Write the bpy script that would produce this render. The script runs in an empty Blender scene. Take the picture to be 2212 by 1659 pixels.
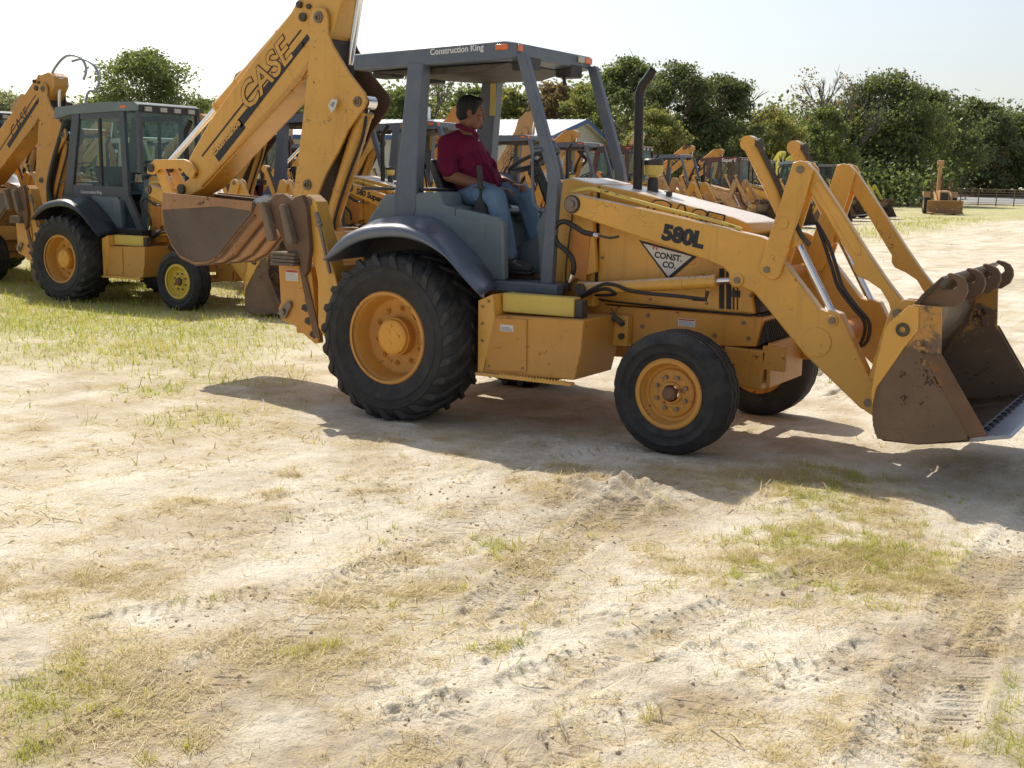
import bpy, math, random, os
import numpy as np
from mathutils import Vector, Matrix
random.seed(7); rng=np.random.default_rng(11)
scene=bpy.context.scene
COL=scene.collection
PI=math.pi
# ------------------------------------------------------------------ camera
CAM=Vector((5.235,-7.839,1.738)); YAW,PITCH,ROLL,FPX=0.553,0.170,0.015,2578.2/2212
Fv=Vector((-math.sin(YAW)*math.cos(PITCH),math.cos(YAW)*math.cos(PITCH),-math.sin(PITCH)))
R0=Vector((math.cos(YAW),math.sin(YAW),0)); U0=R0.cross(Fv)
Rv=math.cos(ROLL)*R0+math.sin(ROLL)*U0; Uv=-math.sin(ROLL)*R0+math.cos(ROLL)*U0
cd=bpy.data.cameras.new('camera'); cam=bpy.data.objects.new('camera',cd); COL.objects.link(cam)
cam.matrix_world=Matrix(((Rv.x,Uv.x,-Fv.x,CAM.x),(Rv.y,Uv.y,-Fv.y,CAM.y),(Rv.z,Uv.z,-Fv.z,CAM.z),(0,0,0,1)))
cd.sensor_width=36; cd.lens=36*FPX; cd.clip_start=.05; cd.clip_end=3000
scene.camera=cam
def bearing(u,dist):
    """ground point seen at horizontal fraction u (0..1 of the photo width) at a depth"""
    a=Fv+float((u-.5)/FPX)*Rv; dist=float(dist)
    k=dist/a.dot(Fv)
    p=CAM+a*k
    return p.x,p.y
# ------------------------------------------------------------------ light
SUNV=Vector((-.835,.475,1.0)).normalized()      # towards the sun
el=math.asin(SUNV.z); az=math.atan2(SUNV.x,SUNV.y)
w=bpy.data.worlds.new('World'); scene.world=w; w.use_nodes=True
nt=w.node_tree; nt.nodes.clear()
sky=nt.nodes.new('ShaderNodeTexSky'); sky.sky_type='NISHITA'; sky.sun_disc=False
sky.sun_elevation=el; sky.sun_rotation=az; sky.air_density=1.0; sky.dust_density=1.6; sky.ozone_density=1.0
bg=nt.nodes.new('ShaderNodeBackground'); bg.inputs[1].default_value=.15
wo=nt.nodes.new('ShaderNodeOutputWorld')
hs=nt.nodes.new('ShaderNodeHueSaturation'); hs.inputs['Saturation'].default_value=.55; hs.inputs['Value'].default_value=.96
nt.links.new(sky.outputs[0],hs.inputs['Color']); nt.links.new(hs.outputs[0],bg.inputs[0]); nt.links.new(bg.outputs[0],wo.inputs[0])
sd=bpy.data.lights.new('sun','SUN'); sd.energy=5.0; sd.angle=math.radians(.5); sd.color=(1,.935,.80)
sun=bpy.data.objects.new('sun',sd); COL.objects.link(sun)
sun.rotation_euler=SUNV.to_track_quat('Z','Y').to_euler()
scene.view_settings.view_transform='Standard'; scene.view_settings.look='None'; scene.view_settings.exposure=0
# ------------------------------------------------------------------ materials
class NT:
    def __init__(s,m):
        m.use_nodes=True; s.t=m.node_tree; s.t.nodes.clear()
    def n(s,ty,**kw):
        nd=s.t.nodes.new('ShaderNode'+ty)
        for k,v in kw.items():
            if k in nd.inputs.keys():
                pass
            setattr(nd,k,v)
        return nd
    def l(s,a,b): s.t.links.new(a,b)
    def noise(s,vec,scale,detail=4,rough=.55,dist=0):
        nd=s.n('TexNoise'); nd.inputs['Scale'].default_value=scale; nd.inputs['Detail'].default_value=detail
        nd.inputs['Roughness'].default_value=rough; nd.inputs['Distortion'].default_value=dist
        if vec is not None: s.l(vec,nd.inputs['Vector'])
        return nd.outputs['Fac']
    def ramp(s,fac,a,b,c0=0.,c1=1.):
        nd=s.n('MapRange'); nd.inputs[1].default_value=a; nd.inputs[2].default_value=b
        nd.inputs[3].default_value=c0; nd.inputs[4].default_value=c1; nd.clamp=True
        s.l(fac,nd.inputs[0]); return nd.outputs[0]
    def mix(s,fac,a,b,mode='MIX'):
        nd=s.n('MixRGB'); nd.blend_type=mode
        for i,v in ((0,fac),(1,a),(2,b)):
            if isinstance(v,(int,float)): nd.inputs[i].default_value=v
            elif isinstance(v,tuple): nd.inputs[i].default_value=(*v,1) if len(v)==3 else v
            else: s.l(v,nd.inputs[i])
        return nd.outputs[0]
    def math(s,op,a,b=0.):
        nd=s.n('Math'); nd.operation=op
        for i,v in ((0,a),(1,b)):
            if isinstance(v,(int,float)): nd.inputs[i].default_value=v
            else: s.l(v,nd.inputs[i])
        return nd.outputs[0]
    def scalevec(s,vec,sc,rot=(0,0,0)):
        nd=s.n('Mapping'); nd.inputs['Scale'].default_value=sc; nd.inputs['Rotation'].default_value=rot
        s.l(vec,nd.inputs['Vector']); return nd.outputs[0]
MATS={}
def mat(name,base,rough=.5,metal=0.,mott=.12,dust=.0,dustcol=(.42,.33,.22),rust=0.,rustcol=(.09,.035,.015),
        bump=0.,bscale=40,spec=.5,streak=0.,coat=0.,scale=1.,alt=None,altamt=0.,top=0.,topcol=(.66,.60,.52),scratch=0.,edge=0.,fade=None,altz=None):
    if name in MATS: return MATS[name]
    m=bpy.data.materials.new(name); g=NT(m)
    out=g.n('OutputMaterial'); b=g.n('BsdfPrincipled'); g.l(b.outputs[0],out.inputs[0])
    tc=g.n('TexCoord').outputs['Object']
    oi=g.n('ObjectInfo').outputs['Random']
    n1=g.noise(tc,2.3*scale,5,.6)
    col=g.mix(g.ramp(n1,.3,.7),tuple(c*(1-mott) for c in base),tuple(min(1,c*(1+mott)) for c in base))
    n2=g.noise(tc,9*scale,6,.65)
    if alt:
        k=g.ramp(g.noise(tc,3.2*scale,8,.7,.6),.62-altamt*.3,.70-altamt*.3)
        if altz:
            sz=g.n('SeparateXYZ'); g.l(tc,sz.inputs[0]); h=g.ramp(sz.outputs[2],altz[0],altz[1],-.06,.22)
            k=g.ramp(g.math('ADD',g.noise(tc,9*scale,10,.78,.5),h),.60,.66)
        col=g.mix(k,col,alt)
    if dust:
        geo=g.n('NewGeometry'); sp=g.n('SeparateXYZ'); g.l(geo.outputs['Normal'],sp.inputs[0])
        up=g.ramp(sp.outputs[2],-.2,.9,.35,1.)
        d=g.math('MULTIPLY',g.ramp(n2,.35,.75,0,dust),up)
        col=g.mix(d,col,dustcol)
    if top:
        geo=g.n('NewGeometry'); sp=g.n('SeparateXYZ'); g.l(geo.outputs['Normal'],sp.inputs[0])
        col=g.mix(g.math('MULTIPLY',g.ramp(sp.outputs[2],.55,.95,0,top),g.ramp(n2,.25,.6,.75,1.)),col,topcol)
    if streak:
        st=g.noise(g.scalevec(tc,(14*scale,14*scale,1.2*scale)),1,4,.6)
        col=g.mix(g.ramp(st,.55,.8,0,streak),col,tuple(c*.35 for c in base))
    if fade:
        col=g.mix(g.ramp(g.noise(tc,1.1*scale,3,.5,.4),.42,.70,0,.75),col,fade)
    if scratch:
        ln=g.math('ABSOLUTE',g.math('SUBTRACT',g.noise(g.scalevec(tc,(5,5,9),(.3,.5,.8)),1,3,.45,.8),.5))
        k=g.math('MULTIPLY',g.ramp(ln,.0015,.005,1,0),g.ramp(g.noise(tc,4.1,3),.50,.60,0,scratch))
        col=g.mix(k,col,rustcol)
    if edge:
        bv=g.n('Bevel'); bv.samples=3; bv.inputs['Radius'].default_value=.011
        geo=g.n('NewGeometry'); dt=g.n('VectorMath'); dt.operation='DOT_PRODUCT'; g.l(bv.outputs[0],dt.inputs[0]); g.l(geo.outputs['Normal'],dt.inputs[1])
        k=g.math('MULTIPLY',g.ramp(dt.outputs['Value'],.80,.985,1,0),g.ramp(g.noise(tc,22,8,.7),.50-.1*edge,.58,0,1))
        col=g.mix(g.math('MULTIPLY',k,edge),col,g.mix(g.ramp(n2,.4,.6),rustcol,tuple(min(1,c*1.3+.05) for c in base)))
    r=rough
    if rust:
        n3=g.noise(tc,17*scale,10,.75,.3)
        n4=g.noise(tc,3.7*scale,4,.5)
        th=g.math('ADD',n3,g.ramp(n4,.3,.7,-.10,.10))
        k=g.ramp(th,.70-.16*rust,.735-.16*rust)
        col=g.mix(k,col,rustcol)
        r=g.ramp(k,0,1,rough,.85)
    g.l(col,b.inputs['Base Color']); b.inputs['Metallic'].default_value=metal
    if isinstance(r,float): 
        rr=g.ramp(n2,.3,.7,max(0,r-.08),min(1,r+.12)); g.l(rr,b.inputs['Roughness'])
    else: g.l(r,b.inputs['Roughness'])
    b.inputs['Specular IOR Level'].default_value=spec
    b.inputs['Coat Weight'].default_value=coat; b.inputs['Coat Roughness'].default_value=.25
    if bump:
        bp=g.n('Bump'); bp.inputs['Strength'].default_value=bump; bp.inputs['Distance'].default_value=.01
        g.l(g.noise(tc,bscale,6,.6),bp.inputs['Height']); g.l(bp.outputs[0],b.inputs['Normal'])
    MATS[name]=m; return m
YEL=(.70,.355,.050)
M=dict(
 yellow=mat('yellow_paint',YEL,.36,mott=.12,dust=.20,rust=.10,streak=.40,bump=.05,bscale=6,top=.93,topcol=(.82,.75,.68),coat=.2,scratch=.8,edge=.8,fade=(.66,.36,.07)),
 yellow_worn=mat('worn_yellow_paint',(.62,.27,.03),.45,mott=.14,dust=.25,rust=.34,streak=.35,bump=.08,bscale=9,top=.35,topcol=(.45,.33,.22),scratch=.9,edge=.9,fade=(.50,.27,.07)),
 yellow_clean=mat('plain_yellow_paint',(.70,.33,.035),.42,mott=.10,dust=.2,rust=.1),
 pale_yellow=mat('pale_yellow_paint',(.62,.46,.09),.5,mott=.15,dust=.3,rust=.5,rustcol=(.05,.02,.015)),
 orange=mat('orange_paint',(.62,.235,.045),.5,mott=.15,dust=.3,rust=.3),
 hoebucket=mat('orange_rust_bucket_shell',(.36,.185,.075),.6,mott=.22,dust=.3,rust=.6,streak=.5,scratch=1.,fade=(.22,.12,.06)),
 hoeside=mat('dark_worn_hoe_bucket_side',(.085,.058,.042),.6,.15,mott=.3,dust=.3,dustcol=(.26,.20,.15),rust=.4,rustcol=(.22,.10,.04),scratch=.8,fade=(.16,.12,.09)),
 rim=mat('rim_paint',(.60,.28,.045),.5,mott=.14,dust=.5,dustcol=(.36,.21,.10),rust=.5,rustcol=(.20,.065,.03),edge=.8,streak=.2),
 rim_lemon=mat('lemon_rim_paint',(.66,.48,.05),.5,mott=.1,dust=.3,rust=.3),
 blue=mat('blue_grey_paint',(.095,.120,.158),.42,mott=.12,dust=.30,dustcol=(.35,.30,.26),rust=.16,rustcol=(.20,.075,.04),spec=.5,edge=.55,scratch=.5),
 fender_dark=mat('dark_fender_plastic',(.022,.030,.045),.35,mott=.10,dust=.15,spec=.6),
 fender=mat('fender_plastic',(.085,.108,.155),.34,mott=.10,dust=.10,dustcol=(.33,.30,.27),spec=.8,coat=.3),
 blue_dark=mat('dark_cab_paint',(.045,.058,.078),.38,mott=.12,dust=.25,dustcol=(.35,.30,.26),spec=.5,edge=.4),
 panel=mat('grey_panel',(.150,.190,.210),.55,mott=.10,dust=.25,scratch=.4),
 maroon=mat('maroon_paint',(.10,.028,.030),.42,mott=.12,dust=.2),
 white_paint=mat('white_paint',(.62,.60,.56),.4,mott=.06,dust=.2),
 cream=mat('cream_paint',(.62,.55,.34),.45,mott=.08,dust=.2),
 lemon=mat('lemon_paint',(.62,.55,.07),.45,mott=.1,dust=.2,rust=.2),
 black=mat('black_plastic',(.018,.018,.020),.5,mott=.2,dust=.18),
 dark=mat('greasy_dark_metal',(.035,.028,.024),.6,mott=.3,dust=.35,rust=.3),
 rubber=mat('tyre_rubber',(.020,.021,.024),.70,mott=.3,dust=.55,dustcol=(.15,.135,.12),bump=.25,bscale=30,spec=.35),
 rubber_lug=mat('tyre_rubber_lug',(.026,.026,.028),.62,mott=.3,dust=.35,dustcol=(.15,.135,.11),bump=.3,bscale=25,spec=.4),
 hose=mat('hose_rubber',(.014,.014,.016),.45,mott=.2,dust=.12),
 chrome=mat('polished_rod',(.75,.76,.80),.14,1.,mott=.03,dust=.05),
 steel=mat('worn_bright_steel',(.30,.33,.39),.42,.5,mott=.15,rust=.25,rustcol=(.2,.1,.05)),
 pin=mat('pin_steel',(.22,.18,.14),.5,.6,mott=.2,rust=.5),
 rustm=mat('rusted_steel',(.15,.085,.050),.72,.15,mott=.35,dust=.3,dustcol=(.30,.20,.13),rust=.4,rustcol=(.26,.12,.04),streak=.3,bump=.2,bscale=14),
 bucketpaint=mat('rust_worn_bucket_side',(.155,.100,.062),.58,.1,mott=.3,dust=.3,dustcol=(.28,.20,.14),scratch=1.,alt=(.52,.26,.06),altamt=.12,altz=(.55,1.05),rust=.55,rustcol=(.055,.026,.016),bump=.15,bscale=18),
 bucketin=mat('dark_stained_bucket_inside',(.050,.034,.024),.5,.2,mott=.4,dust=.5,dustcol=(.27,.16,.07),alt=(.19,.11,.055),altamt=.32,rust=.2),
 stabrub=mat('stabilizer_rubber',(.17,.125,.085),.85,mott=.3,dust=.5,dustcol=(.25,.20,.14),bump=.6,bscale=60),
 exhaust=mat('sooty_exhaust_steel',(.022,.019,.018),.45,.3,mott=.35,rust=.35,rustcol=(.10,.045,.03)),
 decalblack=mat('decal_black',(.022,.024,.030),.6,mott=.2),
 decalwhite=mat('decal_white',(.68,.68,.66),.55,mott=.06,dust=.25),
 decalred=mat('decal_red',(.45,.05,.03),.55,mott=.1),
 decalgrey=mat('decal_small_print',(.30,.30,.30),.6,mott=.1),
 amber=mat('amber_lens',(.75,.16,.03),.2,mott=.08,coat=.5),
 redlens=mat('red_lens',(.5,.02,.02),.2,coat=.5),
 lamp=mat('clear_lamp_lens',(.42,.40,.34),.15,mott=.05,coat=.6),
 vinyl=mat('black_seat_vinyl',(.016,.017,.020),.34,mott=.2,dust=.1,spec=.6),
 skin=mat('skin',(.22,.098,.055),.5,mott=.10,spec=.4),
 hair=mat('black_hair',(.008,.007,.007),.55,mott=.4,bump=.8,bscale=160),
 shirt=mat('maroon_shirt_cloth',(.150,.010,.040),.85,mott=.12,bump=.25,bscale=28,spec=.2),
 jeans=mat('faded_denim',(.155,.235,.34),.9,mott=.22,bump=.45,bscale=26,spec=.15),
 shoe=mat('dark_shoe',(.06,.06,.065),.7,mott=.3),
 lace=mat('pale_lace',(.45,.45,.45),.8),
 metalroof=mat('white_metal_roof',(.74,.75,.76),.4,mott=.04),
 shedwall=mat('beige_shed_wall',(.50,.48,.42),.6,mott=.05),
 bluetrim=mat('blue_trim',(.06,.13,.30),.5),
 bark=mat('bark',(.10,.075,.055),.9,mott=.3,bump=.5,bscale=12),
 barebark=mat('pale_bare_bark',(.20,.17,.15),.9,mott=.2),
 fencem=mat('weathered_fence_metal',(.19,.14,.10),.6,.3,mott=.2,rust=.5),
 tan=mat('tan_machine_paint',(.52,.30,.12),.55,mott=.15,dust=.4,rust=.5),
 plastic_white=mat('white_plastic_tank',(.6,.6,.55),.5),
)
def glassmat(name,tint=(.80,.90,.92),rough=.02):
    m=bpy.data.materials.new(name); g=NT(m); out=g.n('OutputMaterial')
    tr=g.n('BsdfTransparent'); tr.inputs[0].default_value=(*tint,1)
    gl=g.n('BsdfGlossy'); gl.inputs['Roughness'].default_value=rough; gl.inputs[0].default_value=(.9,.95,1,1)
    df=g.n('BsdfDiffuse'); df.inputs[0].default_value=(.25,.33,.36,1)
    lw=g.n('LayerWeight'); lw.inputs[0].default_value=.5; fz=g.math('MULTIPLY',g.math('POWER',lw.outputs['Facing'],4.),.5)
    tc=g.n('TexCoord').outputs['Object']
    m1=g.n('MixShader'); g.l(g.ramp(g.noise(tc,3,4),.3,.7,.015,.08),m1.inputs[0]); g.l(tr.outputs[0],m1.inputs[1]); g.l(df.outputs[0],m1.inputs[2])
    m2=g.n('MixShader'); g.l(g.math('ADD',fz,.035),m2.inputs[0]); g.l(m1.outputs[0],m2.inputs[1]); g.l(gl.outputs[0],m2.inputs[2])
    g.l(m2.outputs[0],out.inputs[0]); return m
M['glass']=glassmat('dusty_cab_glass')
# ------------------------------------------------------------------ mesh builder
class MB:
    def __init__(s): s.v=[]; s.f=[]
    def add(s,vs,fs,mt=None):
        o=len(s.v)
        s.v+= [tuple((mt@Vector(p)) if mt is not None else p) for p in vs]
        s.f+= [tuple(i+o for i in f) for f in fs]; return s
    def box(s,x0,x1,y0,y1,z0,z1,mt=None):
        v=[(x,y,z) for z in (z0,z1) for y in (y0,y1) for x in (x0,x1)]
        return s.add(v,[(0,2,3,1),(4,5,7,6),(0,1,5,4),(2,6,7,3),(0,4,6,2),(1,3,7,5)],mt)
    def prism(s,pts,y0,y1,mt=None):
        """polygon of (x,z) extruded along y"""
        a=sum(pts[i][0]*pts[(i+1)%len(pts)][1]-pts[(i+1)%len(pts)][0]*pts[i][1] for i in range(len(pts)))
        if a<0: pts=pts[::-1]
        n=len(pts)
        v=[(x,y0,z) for x,z in pts]+[(x,y1,z) for x,z in pts]
        f=[tuple(range(n)),tuple(range(2*n-1,n-1,-1))]+[(i,i+n,(i+1)%n+n,(i+1)%n) for i in range(n)]
        return s.add(v,f,mt)
    def ring(s,frames,closed=False,cap=True):
        """loft a list of equal-length vertex rings"""
        n=len(frames[0]); o=len(s.v)
        for fr in frames: s.v+= [tuple(p) for p in fr]
        m=len(frames)
        for i in range(m-1+(1 if closed else 0)):
            j=(i+1)%m
            for k in range(n):
                l=(k+1)%n
                s.f.append((o+i*n+k,o+i*n+l,o+j*n+l,o+j*n+k))
        if cap and not closed:
            s.f.append(tuple(o+k for k in range(n-1,-1,-1))); s.f.append(tuple(o+(m-1)*n+k for k in range(n)))
        return s
    def tube(s,path,r,n=10,smooth_path=0,cap=True):
        P=[Vector(p) for p in path]
        rs=r if isinstance(r,(list,tuple)) else [r]*len(P)
        if smooth_path:
            Q=[];rr=[]
            for i in range(len(P)-1):
                p0=P[max(0,i-1)];p1=P[i];p2=P[i+1];p3=P[min(len(P)-1,i+2)]
                for k in range(smooth_path):
                    t=k/smooth_path
                    Q.append(.5*((2*p1)+(-p0+p2)*t+(2*p0-5*p1+4*p2-p3)*t*t+(-p0+3*p1-3*p2+p3)*t**3)); rr.append(rs[i]*(1-t)+rs[i+1]*t)
            Q.append(P[-1]);rr.append(rs[-1]);P=Q;rs=rr
        fr=[];prev=None
        for i,p in enumerate(P):
            d=(P[min(i+1,len(P)-1)]-P[max(i-1,0)])
            if d.length<1e-9: d=Vector((0,0,1))
            d.normalize()
            if prev is None:
                a=Vector((0,0,1)) if abs(d.z)<.9 else Vector((1,0,0))
                u=d.cross(a).normalized()
            else:
                u=(prev-d*prev.dot(d)); u=u.normalized() if u.length>1e-6 else d.orthogonal().normalized()
            prev=u; w_=d.cross(u)
            fr.append([p+rs[i]*(math.cos(2*PI*k/n)*u+math.sin(2*PI*k/n)*w_) for k in range(n)])
        return s.ring(fr,cap=cap)
    def cyl(s,p0,p1,r,n=16,r1=None):
        return s.tube([p0,p1],[r,r if r1 is None else r1],n)
    def ycyl(s,x,z,y0,y1,r,n=20): return s.cyl((x,y0,z),(x,y1,z),r,n)
    def lathe(s,prof,n=48,c=(0,0,0),axis='y'):
        """profile [(r,h)] turned around an axis"""
        fr=[]
        for k in range(n):
            a=2*PI*k/n
            if axis=='y': fr.append([(c[0]+r*math.cos(a),c[1]+h,c[2]+r*math.sin(a)) for r,h in prof])
            else: fr.append([(c[0]+r*math.cos(a),c[1]+r*math.sin(a),c[2]+h) for r,h in prof])
        o=len(s.v); m=len(prof)
        for f in fr: s.v+=f
        for k in range(n):
            l=(k+1)%n
            for i in range(m-1):
                s.f.append((o+k*m+i,o+k*m+i+1,o+l*m+i+1,o+l*m+i) if axis=='y' else (o+k*m+i,o+l*m+i,o+l*m+i+1,o+k*m+i+1))
        return s
    def ell(s,c,r,mt=None,nu=16,nv=10):
        vs=[];fs=[]
        for j in range(nv+1):
            t=PI*j/nv
            for i in range(nu):
                a=2*PI*i/nu
                p=Vector((r[0]*math.sin(t)*math.cos(a),r[1]*math.sin(t)*math.sin(a),r[2]*math.cos(t)))
                if mt is not None: p=mt@p
                vs.append((c[0]+p.x,c[1]+p.y,c[2]+p.z))
        for j in range(nv):
            for i in range(nu):
                k=(i+1)%nu
                if j==0: fs.append((j*nu,(j+1)*nu+i,(j+1)*nu+k))
                elif j==nv-1: fs.append((j*nu+i,(j+1)*nu,j*nu+k))
                else: fs.append((j*nu+i,(j+1)*nu+i,(j+1)*nu+k,j*nu+k))
        return s.add(vs,fs)
    def xform(s,mt):
        s.v=[tuple(mt@Vector(p)) for p in s.v]; return s
    def mesh(s,name,m,sharp=35):
        me=bpy.data.meshes.new(name); me.from_pydata(s.v,[],s.f); me.materials.append(m)
        me.validate(); me.polygons.foreach_set('use_smooth',[True]*len(me.polygons))
        me.set_sharp_from_angle(angle=math.radians(sharp)); me.update(); return me
    def groups(s):
        par=list(range(len(s.v)))
        def fd(i):
            while par[i]!=i: par[i]=par[par[i]]; i=par[i]
            return i
        for f in s.f:
            for q in f[1:]: par[fd(q)]=fd(f[0])
        comp={}
        for i in range(len(s.v)): comp.setdefault(fd(i),[]).append(i)
        G=[]
        for vs in comp.values():
            lo=[min(s.v[i][k] for i in vs)-.002 for k in range(3)]; hi=[max(s.v[i][k] for i in vs)+.002 for k in range(3)]
            G.append([lo,hi,set(vs)])
        ch=True
        while ch:
            ch=False
            for i in range(len(G)):
                for j in range(i+1,len(G)):
                    if all(G[i][0][k]<=G[j][1][k] and G[j][0][k]<=G[i][1][k] for k in range(3)):
                        G[i]=[[min(p,q) for p,q in zip(G[i][0],G[j][0])],[max(p,q) for p,q in zip(G[i][1],G[j][1])],G[i][2]|G[j][2]]; del G[j]; ch=True; break
                if ch: break
        return [g[2] for g in G]
    def build(s,name,m,parent=None,bevel=0.,sharp=35,loc=None):
        import bmesh
        if name in SPLIT:
            o=None
            for g in s.groups():
                b=MB(); idx={}
                for f in s.f:
                    if f[0] in g:
                        for q in f:
                            if q not in idx: idx[q]=len(b.v); b.v.append(s.v[q])
                        b.f.append(tuple(idx[q] for q in f))
                o=b.build(SPLIT[name],m,parent,bevel,sharp,loc)
            return o
        me=s.mesh(name,m,sharp)
        bm=bmesh.new(); bm.from_mesh(me); bmesh.ops.recalc_face_normals(bm,faces=bm.faces); bm.to_mesh(me); bm.free()
        me.set_sharp_from_angle(angle=math.radians(sharp))
        o=bpy.data.objects.new(name,me); COL.objects.link(o)
        if parent is not None: o.parent=parent
        if loc: o.location=loc
        if bevel and HI:
            b=o.modifiers.new('bevel','BEVEL'); b.width=bevel; b.segments=2; b.limit_method='ANGLE'; b.angle_limit=math.radians(40); b.harden_normals=False
        return o
HI=True
SPLIT=dict(wheel_nuts='wheel_nut',rear_work_lamps='rear_work_lamp',front_work_lamps='front_work_lamp',bracket_bolts='bracket_bolt',arm_boss='pin_boss',boom_pins='boom_pin',stick_pins='stick_pin',
 door_latches='door_latch',backhoe_levers='backhoe_lever',edge_bolts='edge_bolt',rim_plate='rim_band',frame_slots='frame_slot',rubber_pad='rubber_block',bellcrank='bellcrank_plate',pivot_pin='pin',lift_hoses='lift_hose',
 bucket_hoses='bucket_hose',hose_fittings='hose_fitting',hose_pipes='hose_pipe',hood_stripes='hood_stripe',bucket_linkage='linkage_bar',link_arm='link_bar',loose_hoses='loose_hose',small_print='print_line',dash_vents='dash_vent',laces='lace',panel_bolts='panel_bolt')
def tag(o,label=None,cat=None,group=None,kind=None):
    if label: o['label']=label
    if cat: o['category']=cat
    if group: o['group']=group
    if kind: o['kind']=kind
    return o
def thing(name,loc=(0,0,0),rz=0,**kw):
    o=bpy.data.objects.new(name,None); COL.objects.link(o); o.location=loc; o.rotation_euler=(0,0,rz); o.empty_display_size=.2
    return tag(o,**kw)
def text(body,size,m,org,ang=0,parent=None,name='lettering',bold=0.,shear=0.,ext=.0015,xd=None,up=None,space=1.,sx=1.,layer=0.,T=None,align='LEFT'):
    cu=bpy.data.curves.new('txt','FONT'); cu.body=body; cu.size=size; cu.extrude=ext; cu.offset=bold; cu.shear=shear; cu.space_character=space; cu.align_x=align
    cu.resolution_u=3
    ob=bpy.data.objects.new('txt',cu); COL.objects.link(ob)
    dg=bpy.context.evaluated_depsgraph_get(); dg.update()
    me=bpy.data.meshes.new_from_object(ob.evaluated_get(dg))
    bpy.data.objects.remove(ob); bpy.data.curves.remove(cu)
    X=Vector(xd) if xd is not None else Vector((math.cos(ang),0,math.sin(ang)))
    Y=Vector(up) if up is not None else Vector((-math.sin(ang),0,math.cos(ang)))
    N=X.cross(Y)
    O=Vector(org)
    for v in me.vertices:
        p=O+X*(v.co.x*sx)+Y*v.co.y+N*(v.co.z+layer)
        v.co=T@p if T is not None else p
    me.materials.clear(); me.materials.append(m); me.name=name
    o=bpy.data.objects.new(name,me); COL.objects.link(o)
    if parent is not None: o.parent=parent
    return o
def decal(name,m,pts,y,parent,t=.003,T=None):
    b=MB().prism(pts,y-t,y)
    if T is not None: b.xform(T)
    return b.build(name,m,parent)
def copytree(o,parent=None,plain=True):
    c=o.copy(); COL.objects.link(c); c.parent=parent
    if plain: c.modifiers.clear()
    for ch in list(o.children): copytree(ch,c,plain)
    return c
# ================================================================== wheels
def rear_wheel(parent,x,y,z,side,paint):
    b=MB().lathe([(.312,-.212),(.330,-.214),(.338,-.205),(.334,-.190),(.305,-.180),(.296,-.165),(.286,-.08),(.272,-.050),(.258,-.044),(.11,-.046),(.11,.12),(.27,.12),(.29,.17),(.330,.19),(.338,.205),(.33,.212)],56)
    b.ycyl(0,0,-.05,-.115,.140,32)
    rim=b.build('rear_wheel',paint,parent,loc=(x,y,z))
    if side>0: rim.rotation_euler=(0,0,PI)
    prof=[(.328,-.195),(.345,-.212),(.38,-.226),(.435,-.236),(.440,-.241),(.450,-.241),(.455,-.237),(.50,-.237),(.503,-.241),(.511,-.241),(.514,-.236),(.545,-.228),(.575,-.205),(.590,-.16),(.597,-.08),(.600,0)]
    prof=prof+[(r,-h) for r,h in prof[-2::-1]]
    MB().lathe(prof,72).build('tyre',M['rubber'],rim)
    lg=MB(); N=23
    for s in (-1,1):
        for k in range(N):
            th0=2*PI*(k+(.5 if s>0 else 0))/N
            fr=[]
            for t in np.linspace(0,1,7):
                yy=s*(.242-.235*t**1.0)
                if t==0: rb,rt=.515,.530; yy=s*.240
                elif t<.2: rb,rt=.555,.592; yy=s*.230
                else: rb,rt=.585,.616
                th=th0+s*0+(.34*t**.8)
                wd=(.062-.012*t)/2/.6
                fr.append([(rr*math.cos(th+d),yy,rr*math.sin(th+d)) for rr,d in ((rb,-wd),(rt,-wd*.75),(rt,wd*.75),(rb,wd))])
            lg.ring(fr)
    lg.build('tread_lugs',M['rubber_lug'],rim,bevel=.006)
    h=MB().lathe([(0,-.150),(.07,-.151),(.112,-.149),(.124,-.141),(.127,-.115),(.127,-.06)],36)
    h.ycyl(0,.082,-.149,-.158,.012,10)
    for a in (.2,2.3,4.4): h.ycyl(.05*math.cos(a),.05*math.sin(a),-.149,-.1535,.022,14)
    h.build('hub_cap',M['yellow_clean'],rim)
    nb=MB()
    for k in range(10):
        a=2*PI*k/10+.2
        nb.ycyl(.200*math.cos(a),.200*math.sin(a),-.045,-.066,.019,6); nb.ycyl(.200*math.cos(a),.200*math.sin(a),-.064,-.080,.010,8)
    nb.build('wheel_nuts',M['rim'],rim)
    return rim
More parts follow.
